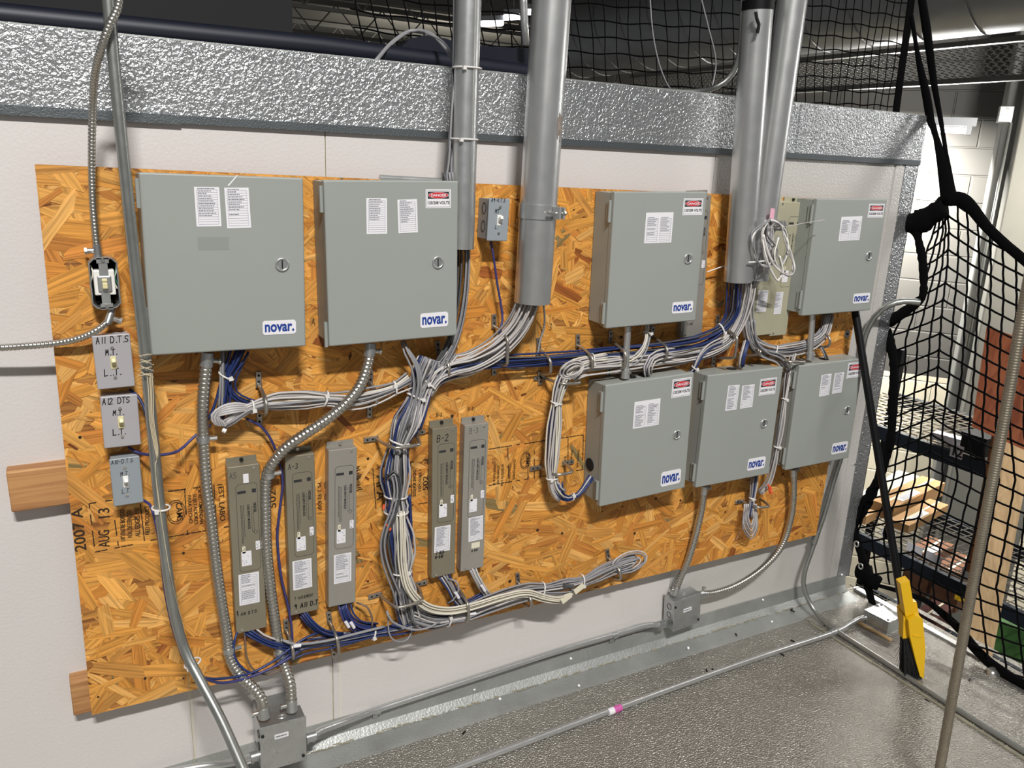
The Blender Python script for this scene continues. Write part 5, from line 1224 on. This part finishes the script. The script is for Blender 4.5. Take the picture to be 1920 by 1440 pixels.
# ================================================================== NETTING
XN = XR+.02
knots = {}
cols_v = [385, 430, 500, 572, 635, 700, 800, 900, 1000, 1100, 1200, 1300]
cols_x = [
 [1760, 1763, 1767, 1771, 1776, 1795, 1812, 1830, 1850, 1872, 1895, 1918, 1940],
 [1752, 1760, 1768, 1773, 1779, 1797, 1815, 1834, 1855, 1878, 1902, 1926, 1950],
 [1727, 1742, 1755, 1766, 1776, 1796, 1815, 1836, 1858, 1881, 1905, 1929, 1954],
 [1700, 1718, 1736, 1752, 1767, 1789, 1811, 1834, 1857, 1881, 1906, 1931, 1957],
 [1672, 1698, 1720, 1743, 1762, 1785, 1807, 1830, 1852, 1876, 1902, 1928, 1954],
 [1672, 1697, 1718, 1740, 1758, 1780, 1803, 1826, 1849, 1873, 1898, 1923, 1949],
 [1668, 1688, 1708, 1727, 1747, 1767, 1789, 1817, 1841, 1867, 1893, 1919, 1946],
 [1640, 1675, 1693, 1715, 1741, 1767, 1795, 1822, 1847, 1873, 1903, 1930, 1958],
 [1608, 1634, 1656, 1690, 1715, 1742, 1768, 1798, 1827, 1855, 1887, 1918, 1950],
 [1625, 1645, 1668, 1688, 1707, 1723, 1749, 1775, 1800, 1835, 1868, 1902, 1935],
 [1640, 1660, 1680, 1700, 1718, 1738, 1762, 1788, 1815, 1848, 1880, 1912, 1945],
 [1650, 1672, 1692, 1712, 1732, 1752, 1775, 1800, 1828, 1860, 1892, 1925, 1958]]
def colx(k, v):
    k0 = int(min(max(k, 0), 11.999)); f = k-k0
    j = 0
    while j < len(cols_v)-2 and v > cols_v[j+1]: j += 1
    t_ = max(-.3, min(1.3, (v-cols_v[j])/(cols_v[j+1]-cols_v[j])))
    a = cols_x[j][k0]*(1-f)+cols_x[j][k0+1]*f; b = cols_x[j+1][k0]*(1-f)+cols_x[j+1][k0+1]*f
    return a+(b-a)*t_
border = [(1779, 378), (1752, 395), (1728, 432), (1722, 458), (1731, 500), (1733, 540), (1728, 570), (1692, 590), (1662, 610), (1668, 648), (1676, 690), (1674, 760), (1670, 830), (1655, 880), (1630, 935), (1602, 985), (1612, 1030), (1628, 1080), (1660, 1095), (1700, 1105), (1735, 1125), (1775, 1158), (1803, 1186), (1830, 1220), (1868, 1253), (1940, 1290), (1990, 1300), (1990, 560), (1920, 488), (1850, 428), (1800, 385)]
def inside(u, v, pl=border):
    c = False; j = len(pl)-1
    for i in range(len(pl)):
        if (pl[i][1] > v) != (pl[j][1] > v) and u < (pl[j][0]-pl[i][0])*(v-pl[i][1])/(pl[j][1]-pl[i][1])+pl[i][0]: c = not c
        j = i
    return c
def netp(u, v): return SX(u, v, XN+.04*math.sin(v*.012)*math.sin(u*.02))
def rowv(rn, k):
    v = 340+rn*31.5; g = min(1, max(0, (v-950)/200)); dk = k-4
    return v-(0 if dk > 0 else dk*(8.5-5*min(1, max(0, (v-850)/150))))+(dk*(12.3-1*g) if dk > 0 else 0)+(1.5 if dk else -1.5)
net = thing('safety_net', 'black square mesh safety net hanging at the right end of the wall', 'net', SX(1650, 1100, XN))
cords = MB()
def runs(pts):
    out = []; cur = []
    for (u, v) in pts:
        if inside(u, v): cur.append((u, v))
        else:
            if len(cur) > 1: out.append(cur)
            cur = []
    if len(cur) > 1: out.append(cur)
    return out
for k in range(0, 13):
    for seg_ in runs([(colx(min(k, 12-1e-6), v)+.5*math.sin(v*.2+k), v) for v in range(376, 1320, 4)]):
        cords.tube([netp(u, v) for u, v in seg_], .0035, 5)
for rn in range(-14, 34):
    pts = []
    for i in range(0, 12*8+1):
        k = i/8; v = rowv(rn, k)
        # each mesh sags a little between the knots
        v += .6*math.sin(math.pi*(k % 1))
        pts.append((colx(min(k, 11.999), v), v))
    for seg_ in runs(pts): cords.tube([netp(u, v) for u, v in seg_], .0035, 5)
nb = build('net_cords', cords, M_net, net); nb['kind'] = 'stuff'
def webbing(pts, wpx, parent, name='webbing_strap', x=None, ruff=0, thick=.25, m=M_strap):
    p = smoothpath([SX(u, v, (x or XN)-.012) for u, v in pts], .012)
    r = random.Random(len(p)); fr_ = [1+ruff*r.uniform(-1, 1) for _ in p]
    n = len(p)
    def rad(i):
        f = i/(n-1)*(len(wpx)-1); j = min(int(f), len(wpx)-2) if len(wpx) > 1 else 0
        w_ = wpx[j]+(wpx[min(j+1, len(wpx)-1)]-wpx[j])*(f-j); return w_*fr_[i]
    mb = MB(); mb.tube(p, 1, 10, radf=rad, flat=thick, up=(1, 0, 0)); return build(name, mb, m, parent, True)
# gathered border: knot, left arm, descending hem
webbing([(1772, 388), (1748, 402), (1722, 418), (1700, 416), (1684, 412)], [.03, .034, .042, .036, .02], net, 'gathered_border', ruff=.12, thick=.5)
webbing([(1780, 374), (1762, 376), (1744, 398), (1715, 402)], [.018, .010, .012, .016], net, thick=.4)
webbing([(1716, 415), (1722, 450), (1730, 490), (1732, 540), (1728, 562)], [.026, .014, .016, .014, .014], net, 'net_hem', ruff=.15, thick=.5)
webbing([(1728, 560), (1708, 576), (1682, 594), (1660, 606)], [.015, .018, .02, .026], net, 'net_hem', ruff=.1, thick=.5)
webbing([(1657, 606), (1668, 640), (1676, 690), (1674, 760), (1669, 830), (1655, 880), (1630, 932), (1600, 982)], [.022, .017, .018, .018, .016, .017, .022, .024], net, 'net_hem', ruff=.18, thick=.5)
webbing([(1600, 985), (1612, 1030), (1624, 1070), (1626, 1095)], [.02, .018, .022, .03], net, 'net_hem', ruff=.2, thick=.5)
webbing([(1608, 1070), (1625, 1078), (1640, 1092), (1650, 1082)], [.03, .04, .03, .012], net, 'gathered_border', ruff=.25, thick=.6)
webbing([(1622, 1080), (1630, 1110), (1637, 1136)], [.022, .018, .015], net, thick=.35)
webbing([(1640, 1096), (1690, 1110), (1735, 1126), (1775, 1157), (1803, 1184), (1830, 1218), (1868, 1252), (1930, 1288), (1990, 1300)], [.007, .009, .011, .016, .019, .020, .017, .016], net, 'bottom_strap', thick=.4)
webbing([(1776, 372), (1810, 378), (1850, 425), (1885, 458), (1930, 496), (1975, 540)], [.026, .021, .017, .016, .016, .016], net, 'top_strap', thick=.4)
webbing([(1709, 30), (1722, 110), (1737, 180), (1745, 226), (1752, 246), (1768, 310), (1780, 376)], [.008, .008, .014, .016, .010, .022, .030], net, thick=.35)
webbing([(1724, -30), (1738, 60), (1752, 160), (1764, 226), (1776, 300), (1786, 372)], [.014, .016, .013, .009, .007, .016], net, thick=.35)
for (u, v, lab) in ((1696, 392, 1), (1606, 1020, 1), (1659, 613, 1), (1688, 428, 1), (1614, 1062, 1), (1862, 1262, 2)):
    c = SX(u, v, XN-.03); mb = MB()
    if lab == 2: mb.disc(c, Vector((-.5, -.5, .6)), .020, .003, 20)
    else: mb.tube([c+Vector((0, .009*math.cos(a*.5236), .011*math.sin(a*.5236))) for a in range(12)], .0032, 6, closed=True)
    build('clip', mb, M_screw, net, True)
mb = MB(); a = P(1669, 524, -.006); mb.box(a.x, a.x+.03, -.004, 0, a.z-.032, a.z, W0); k = build('wall_bracket', mb, M_box, t2)

# upper net above the wall, behind the band
un = thing('overhead_net', 'black square mesh net rising above and behind the metal band', 'net', P(1400, 180, .6))
mb = MB(); yN = .6
kN = (P(1706, 0, .6).x-P(1696, 203, .6).x)/(P(1706, 0, .6).z-P(1696, 203, .6).z)
def up_(x, z):
    return Vector((x+kN*(z-P(1696, 203, .6).z), yN+.05*math.sin(x*2.1)+.04*math.sin(z*3+x), z-.05*math.sin(x*1.3)))
xr_ = P(1696, 203, yN).x; xl_ = P(690, 60, yN).x
nx = int((xr_-xl_)/.05)
for i in range(nx+1):
    x = xr_-i*.05; mb.tube([up_(x+.006*math.sin(z*.9+i), ZT-.15+z*.05) for z in range(0, 28)], .0025, 4)
for j in range(28):
    z = ZT-.15+j*.05; mb.tube([up_(xl_+(xr_-xl_)*i/120, z+.003*math.sin(i*.7+j)) for i in range(121)], .0025, 4)
b = build('net_cords', mb, M_net, un); b['kind'] = 'stuff'
mb = MB(); mb.tube([up_(xr_, ZT-.1+k*.06)+Vector((.01, 0, 0)) for k in range(20)], .024, 8, flat=.3); build('edge_strap', mb, M_strap, un, True)
for lab, pts in (('thin grey wire dangling above the band, left one', [(1217, -30), (1224, 60), (1236, 120), (1252, 160), (1262, 172)]), ('thin grey wire dangling above the band, right one', [(1308, -30), (1328, 50), (1342, 110), (1338, 150), (1330, 180)])):
    q = smoothpath([P(u, v, .25) for u, v in pts], .02); mb = MB(); mb.tube(q, .0022, 6); tagit(build('hanging_wire', mb, M_gcab, None, True), lab, 'wire')
q = smoothpath([P(703, 116, .12), P(735, 80, .2), P(770, 58, .25), P(805, 62, .2), P(835, 90, .1), P(850, 115, .0)], .02)
mb = MB(); mb.tube(q, .005, 8); tagit(build('arched_cable', mb, M_gcab, None, True), 'grey cable arching over the wall left of the tall pipes', 'cable')
q = smoothpath([P(985, 85, .5), P(983, 40, .5), P(980, -30, .5)], .05); mb = MB(); mb.tube(q, .013, 10); tagit(build('hanging_pipe', mb, M_emt, None, True), 'short vertical pipe seen between the two left tall pipes', 'pipe')

# ================================================================== BACKGROUND
# added black slab hides the lit deck; dark rail and humped duct follow
mb = MB(); mb.box(-5, 1.25, 3.0, 3.4, 1.7, 3.9); o = tagit(build('dark_shape', mb, M_dceil), 'large black slab added behind the wall to keep the upper left dark', 'duct')
a = P(-80, 22, .2); b = P(600, 88, .2); c = P(1000, 140, .2)
mb = MB(); mb.tube([a, b, c], .026, 12); tagit(build('dark_rail', mb, M_navy, None, 'auto'), 'round dark rail lying along the top of the wall at the left', 'rail')
a = P(700, 120, .6); b = P(1000, 140, .6)
mb = MB(); pr = [P(u, v, .55) for u, v in ((735, 125), (745, 95), (770, 72), (800, 66), (835, 72), (870, 84), (1010, 92), (1010, 160), (735, 160))]
mb.hull3(pr, [p+Vector((.1, .6, 0)) for p in pr]); tagit(build('dark_shape', mb, M_navy), 'dark humped duct behind the wall at the two left tall pipes', 'duct')
# joists, deck
def deckp(u, v, z): return G(u, v, z)
mb = MB(); mb.box(-6, 16, .9, 24, 3.95, 4.0); struct('ceiling', mb, mat('roof_deck', '8a867c', .7))
mb = MB(); mb.box(-8, 16, 23.9, 24, -2, 4.0); struct('wall_far', mb, M_dceil)
def joist(y, lab, x0=0, x1=15, z=4.7, m=M_tr, th=.03):
    t = thing('roof_joist', lab, 'joist', ((x0+x1)/2, y, z), 'open web roof joists in the dark')
    mb = MB(); mb.box(x0, x1, y-th, y+th, z+.42, z+.5); build('top_chord', mb, m, t)
    mb = MB(); mb.box(x0, x1, y-th, y+th, z-.05, z+.0); build('bottom_chord', mb, m, t)
    mb = MB(); x = x0; s = 0
    while x < x1: mb.tube([(x, y, z+.44*s), (x+.4, y, z+.44*(1-s))], .012, 5); x += .4; s = 1-s
    build('web', mb, m, t)
for k, y in enumerate((10.0, 12.5, 15.0, 18.0)): joist(y, 'open web steel joist under the dark roof, %s' % ('nearest the wall', 'second from the wall', 'third from the wall', 'farthest from the wall')[k], z=3.42)
# pale light patches: fluorescent high bays seen far off
for k, (u, v, lab, dd, s) in enumerate(((920, 40, 'bright high bay lamp between the two left tall pipes, leftmost', 9, .28), (962, 28, 'bright high bay lamp between the two left tall pipes, middle', 9, .22), (1000, 18, 'bright high bay lamp left of the thickest pipe top', 9, .16))):
    c = DP(u, v, dd); t = thing('high_bay_lamp', lab, 'lamp', c, 'high bay lamps in the distance')
    mb = MB(); mb.box(-s*.5, s*.5, -.06, .06, 0, .05, Fr(c, (.9, -.3, .1), (0, 0, 1))); build('housing', mb, M_grayf, t)
    mb = MB(); mb.box(-s*.48, s*.48, -.055, .055, -.045, -.001, Fr(c, (.9, -.3, .1), (0, 0, 1))); build('lens', mb, M_tube, t)
    mb = MB(); mb.tube([c+Vector((0, 0, .05)), Vector((c.x, c.y, 3.95))], .008, 6); build('hanger', mb, M_tr, t)
# spiral duct, parallel to the depth axis
pE = SX(1920, 38, 3.6); pS = SX(1500, 92, 3.6)
zc = pS.z+.33
mb = MB(); y0 = -2.0; y1 = 4.2
mb.tube([(3.75, y0+i*.1, zc) for i in range(63)], .33, 32); t = thing('spiral_duct', 'large round spiral duct crossing above the net at the upper right', 'duct', (3.75, 3, zc)); build('duct_tube', mb, M_duct, t, 'auto')
for k in range(21):
    mb = MB(); y = y0+k*.3
    mb.tube([(3.75+.332*math.cos(a*.1963), y+.14*math.sin(a*.1963+.8), zc+.332*math.sin(a*.1963)) for a in range(32)], .004, 4, closed=True); build('seam', mb, M_duct, t)
mb = MB(); mb.tube([(3.0, y0+i*.5, zc+.80) for i in range(13)], .42, 32); tagit(build('dark_round_duct', mb, M_navy, None, 'auto'), 'very large dark round duct above the close pipe pair', 'duct')
# expanded metal strip
pa = SX(1490, 122, 3.9); pb = SX(1920, 70, 3.9); pc = SX(1470, 175, 3.9); pd = SX(1920, 132, 3.9)
t = thing('expanded_metal_tray', 'long strip of expanded metal mesh below the spiral duct', 'metal mesh', (3.9, (pa.y+pb.y)/2, min(pc.z, pd.z)))
ztop = (pa.z+pb.z)/2; zbot = (pc.z+pd.z)/2
mb = MB(); h = .018; nz = max(4, int((ztop-zbot)/h)); ysp = pb.y-.8; yl = pa.y+1.6; ny = int((yl-ysp)/.04)
for i in range(ny):
    for j in range(nz):
        y = ysp+i*.04+(j % 2)*.02; z = zbot+j*h
        mb.add([(3.9, y, z), (3.9, y+.017, z+.006), (3.9, y+.04, z+.013), (3.9, y+.04, z+.017), (3.9, y+.015, z+.011), (3.9, y, z+.005)], [(0, 1, 4, 5), (1, 2, 3, 4)])
        mb.add([(3.9, y, z+.001), (3.9, y+.02, z-.009), (3.9, y+.02, z-.005), (3.9, y, z+.005)], [(0, 1, 2, 3)])
mo = build('mesh', mb, mat('expanded_steel', 'b5b1ab', .5, .2), t); md = mo.modifiers.new('thickness', 'SOLIDIFY'); md.thickness = .004
for z in (zbot-.01, ztop+.01):
    mb = MB(); mb.box(3.88, 3.92, ysp, yl, z-.012, z+.012); build('edge_bar', mb, M_tr, t)
for (u, v) in ((1500, 105), (1730, 72)):
    c = SX(u, v, 3.88); mb = MB(); mb.tube([c, c+Vector((0, 0, .3))], .005, 6); build('hanger_rod', mb, M_screw, t)
# far block wall
wd_ = Vector((1, -1.25, 0)).normalized(); o0 = DP(1750, 420, 6.3)
BWf = Fr((o0.x, o0.y, -2.4), wd_, (0, 0, 1))
me = MB(); me.box(-1.2, 6, 0, .2, 0, 7.7, Fr())
bw = build('wall_right', me, M_block); bw['kind'] = 'structure'
zrot = math.atan2(wd_.y, wd_.x)
bw.location = (o0.x, o0.y, -2.4); bw.rotation_euler = (0, 0, zrot)
bw.data.transform(Matrix.Translation((.4, .1, 0)))
# stockroom floor far below
mb = MB(); mb.box(XR+.2, 14, -6, 22, -2.45, -2.4); struct('floor_stockroom', mb, mat('stock_floor', '4a4844', .6, var=.1))
# strip light by the block wall
c = DP(1772, 236, 5.2)
LF = Fr(c, wd_, (0, 0, 1))
t = thing('strip_light', 'lit fluorescent strip light on the block wall at the upper right', 'lamp', c)
mb = MB(); mb.box(-.30, .17, -.05, .05, 0, .05, LF); build('housing', mb, M_grayf, t)
mb = MB(); mb.tube([LF.p(-.30, -.0, -.025), LF.p(.12, -.0, -.025)], .018, 10); build('tube', mb, M_tube, t)
mb = MB(); mb.box(.12, .15, -.03, .03, -.05, 0, LF); build('lamp_holder', mb, M_grayf, t)
area('strip_lamp', LF.p(-.30, .50, -.10), LF.p(-.34, .86, -.9), .5, .12, 210, (1, .98, .93))
area('strip_lamp_out', LF.p(-.1, -.08, -.06), (1.9, -.8, 0), .7, .14, 52, (1, .98, .95))
area('block_wall_fill', (5.1, 0.3, 1.75), (5.4, 2.2, .2), 1.2, .3, 85, (1, .95, .85))  # unseen light added to brighten the block wall
area('bay_lamp', (7.5, 2.0, 3.2), (3.9, 1.2, 2.3), 1.0, .3, 120, (1, .97, .93))
area('deck_fill', (7, 13, 2.9), (7, 15, 4.2), 3, 1, 70, (1, .97, .9))  # uplight added to brighten the roof deck behind the joists
# grey column
a = DP(1905, 140, 5.3); 
def vcol(u0, v0, u1, v1, d, w_, lab, name, m, cat, zb=-2.4, zt=4.6, th=.2):
    a = DP(u0, v0, d); x, y = a.x, a.y; f = Fr((x, y, 0), wd_, (0, 0, 1)); mb = MB(); mb.box(0, w_, 0, th, zb, zt, f, .01)
    return tagit(build(name, mb, m), lab, cat)
vcol(1866, 300, 0, 0, 5.4, .22, 'grey painted steel column in front of the block wall', 'steel_column', M_col, 'column')
vcol(1900, 300, 0, 0, 5.2, .5, 'grey wall pier at the far right edge', 'wall_pier', mat('pier_paint', '66655f', .6, var=.04), 'pier', th=.3)
a = DP(1884, 215, 5.2); t = thing('wall_conduit_box', 'small grey electrical box with a conduit on the grey column', 'junction box', a)
mb = MB(); mb.box(-.04, .04, -.05, 0, -.05, .05, Fr(a, wd_, (0, 0, 1)), .005); build('box_body', mb, M_box, t)
mb = MB(); mb.tube([a+Vector((0, -.05, -.05)), a+Vector((0, -.05, -1.5))], .010, 8); mb2 = mb; build('conduit', mb, M_emtd, t, True)
# leaning plywood sheet, brown panel and wooden strip
def slab(lab, name, cat, m, quad, d0, th, dz=None):
    pts = [DP(u, v, d) for (u, v), d in zip(quad, d0)]; n = (pts[1]-pts[0]).cross(pts[3]-pts[0]).normalized()
    if n.dot(fwd) < 0: n = -n
    mb = MB(); mb.hull3(pts, [p+n*th for p in pts]); return tagit(build(name, mb, m), lab, cat)
slab('tall plywood sheet standing on edge at the far right behind the net', 'plywood_sheet', 'board', M_plyv, [(1915, 560), (1990, 560), (1859, 1240), (1800, 1205)], (3.62, 3.62, 3.62, 3.62), .02)
slab('orange brown wooden panel behind the net right of the grey column', 'brown_board', 'board', M_rcard, [(1850, 612), (1960, 650), (1935, 850), (1822, 800)], (3.5, 3.3, 3.3, 3.5), .03)
slab('thin brown wooden strip standing between the shelves', 'wood_strip', 'board', M_brown, [(1868, 790), (1876, 792), (1828, 1075), (1814, 1072)], (3.66, 3.66, 3.76, 3.76), .015)

# wire shelving
zS1 = SX(1648, 795, 3.75).z
def shelf_line(x, z, y0, y1, m, mb, h=.05): mb.box(x-.008, x+.008, y0, y1, z-h, z)
pA = SX(1640, 788, 3.75); pB = SX(1905, 868, 3.75)
t = thing('wire_shelving', 'black wire shelving unit with cartons beyond the net', 'shelving', ((pA.x), (pA.y+pB.y)/2, -2.4))
yA, yB_ = max(pA.y, pB.y)+.1, min(pA.y, pB.y)-.1
zs = [pA.z, SX(1608, 990, 3.75).z, SX(1640, 1200, 3.75).z-.1]
for k, z in enumerate(zs):
    fb_ = MB(); fb_.box(3.74, 3.77, yB_-.3, yA+.3, z-.09, z-.02); sh = build('shelf', fb_, M_beam, t)
    wm = MB(); y = yB_-.3
    while y < yA+.3: wm.tube([(3.75, y, z-.01), (4.42, y, z-.01)], .0035, 4); y += .06
    for i in range(12): wm.tube([(3.78+i*.055, yB_-.3, z-.015), (3.78+i*.055, yA+.3, z-.015)], .0035, 4)
    w2 = build('wire_deck', wm, M_chrome, sh)
    bk = MB(); bk.box(4.42, 4.45, yB_-.3, yA+.3, z-.09, z-.02); build('back_beam', bk, M_beam, sh)
for x in (3.76, 4.44):
    for y in (yB_-.3, yA+.3):
        mb = MB(); mb.box(x-.02, x+.02, y-.02, y+.02, -2.4, zs[0]+.25); build('post', mb, M_black, t)
# price numbers on the top beam
c = SX(1795, 846, 3.735); f = Fr(c, (0, -1, 0), (0, 0, 1)); mb = MB(); mb.box(-.035, .03, 0, .001, -.035, .03, f); b = build('number_plate', mb, M_paper, t); text('number', '12', sub(f, -.002, -.025, -.001), .042, M_ink, b, off=.03)
mb = MB(); c = SX(1838, 812, 3.80); mb.box(c.x-.06, c.x+.06, c.y-.07, c.y+.05, zs[0], zs[0]+.09); mb.box(c.x-.065, c.x+.065, c.y-.075, c.y+.055, zs[0]+.08, zs[0]+.095)
tagit(build('black_bin', mb, M_black), 'small black bin at the near end of the top wire shelf', 'bin')
# labels on the second beam
for (u, v, w_) in ((1664, 1000, .07), (1668, 1003, .07), (1715, 1028, .09), (1750, 1045, .09), (1822, 1078, .1)):
    c = SX(u, v, 3.735); f = Fr(c, (0, -1, 0), (0, 0, 1)); mb = MB(); mb.box(-w_/2, w_/2, 0, .001, -.03, .02, f); build('shelf_label', mb, M_paper, t)
# cartons on the shelves
def carton(lab, u, v, z, L_, W_, H_, ang, m=M_card, label=False, at_=None):
    g = at_ or G(u, v, z); f = Fr(g, (math.cos(ang), math.sin(ang), 0), (0, 0, 1))
    t = thing('carton', lab, 'box', g, 'cartons on the wire shelves')
    mb = MB(); mb.box(0, L_, 0, W_, .0, H_, f); build('carton_body', mb, m, t)
    mb = MB(); mb.box(-.0006, L_+.0006, W_*.45, W_*.55, H_, H_+.001, f); build('packing_tape', mb, M_cream, t)
    if label:
        mb = MB(); mb.box(L_*.2, L_*.55, W_*.1, W_*.42, H_+.001, H_+.002, f); l = build('shipping_label', mb, M_paper, t)
        mb = MB()
        for i in range(4): mb.box(L_*.24, L_*(.4+.03*i), W_*(.15+.06*i), W_*(.165+.06*i), H_+.002, H_+.0024, f)
        build('label_print', mb, M_ink, l)
z2 = zs[1]
carton('flat carton with a white label nearest the net on the middle shelf', 1702, 1000, z2, .50, .11, .045, .2, M_card, True)
carton('long tan carton lying behind the labelled flat carton on the middle shelf', 1672, 978, z2, .66, .14, .085, .2, M_card, True)
carton('small carton at the left end of the middle shelf against the net hem', 1622, 984, z2, .12, .10, .05, .2, M_card, True)
for k, (u, v, c) in enumerate(((1646, 958, 'b9bcc4'), (1646, 958, '9fa2a8'), (1646, 958, 'c9c2b6'))):
    g_ = G(u, v, z2); g_.z += .0215*k
    carton('flat %s plastic packet in the stack at the back of the middle shelf' % ('pale blue', 'grey', 'cream')[k], 0, 0, z2, .62, .13, .020, .2+.04*k, mat('packet_%d' % k, c, .35), at_=g_)
carton('white folded bag on the front edge of the top shelf above the number twelve', 1800, 838, zs[0], .06, .14, .035, .2, M_paper)
z3 = zs[2]
carton('brown carton under the middle shelf, left one with a white label', 1735, 1120, z3, .30, .16, .28, .2, M_card2, True)
carton('brown carton under the middle shelf, middle one', 1790, 1150, z3, .30, .16, .26, .2, M_card2)
carton('reddish carton low down beside the dustpan', 1750, 1196, z3, .22, .12, .12, .2, mat('maroon_carton', '4c2620', .7), True)
mb = MB(); g = SX(1905, 1195, 4.2); f = Fr(g, (.3, -1, 0), (0, 0, 1)); mb.box(-.12, .12, -.08, .08, -.1, .1, f, .02); tagit(build('green_container', mb, M_green), 'green plastic container low on the far right shelf', 'container')
mb = MB(); g = SX(1806, 1112, 4.0); f = Fr(g, (.3, -1, 0), (0, 0, 1)); mb.box(-.03, .03, -.03, .03, -.04, .05, f, .005); tagit(build('yellow_carton', mb, M_yel), 'small yellow object beside the brown cartons', 'box')
g = G(1640, 1120, -.35); mb = MB()
mb.box(XR+.1, XR+.75, -.9, .5, -.6, -.42); tagit(build('black_plastic_sheet', mb, M_black), 'black plastic heap beyond the cooler edge below the net', 'plastic')
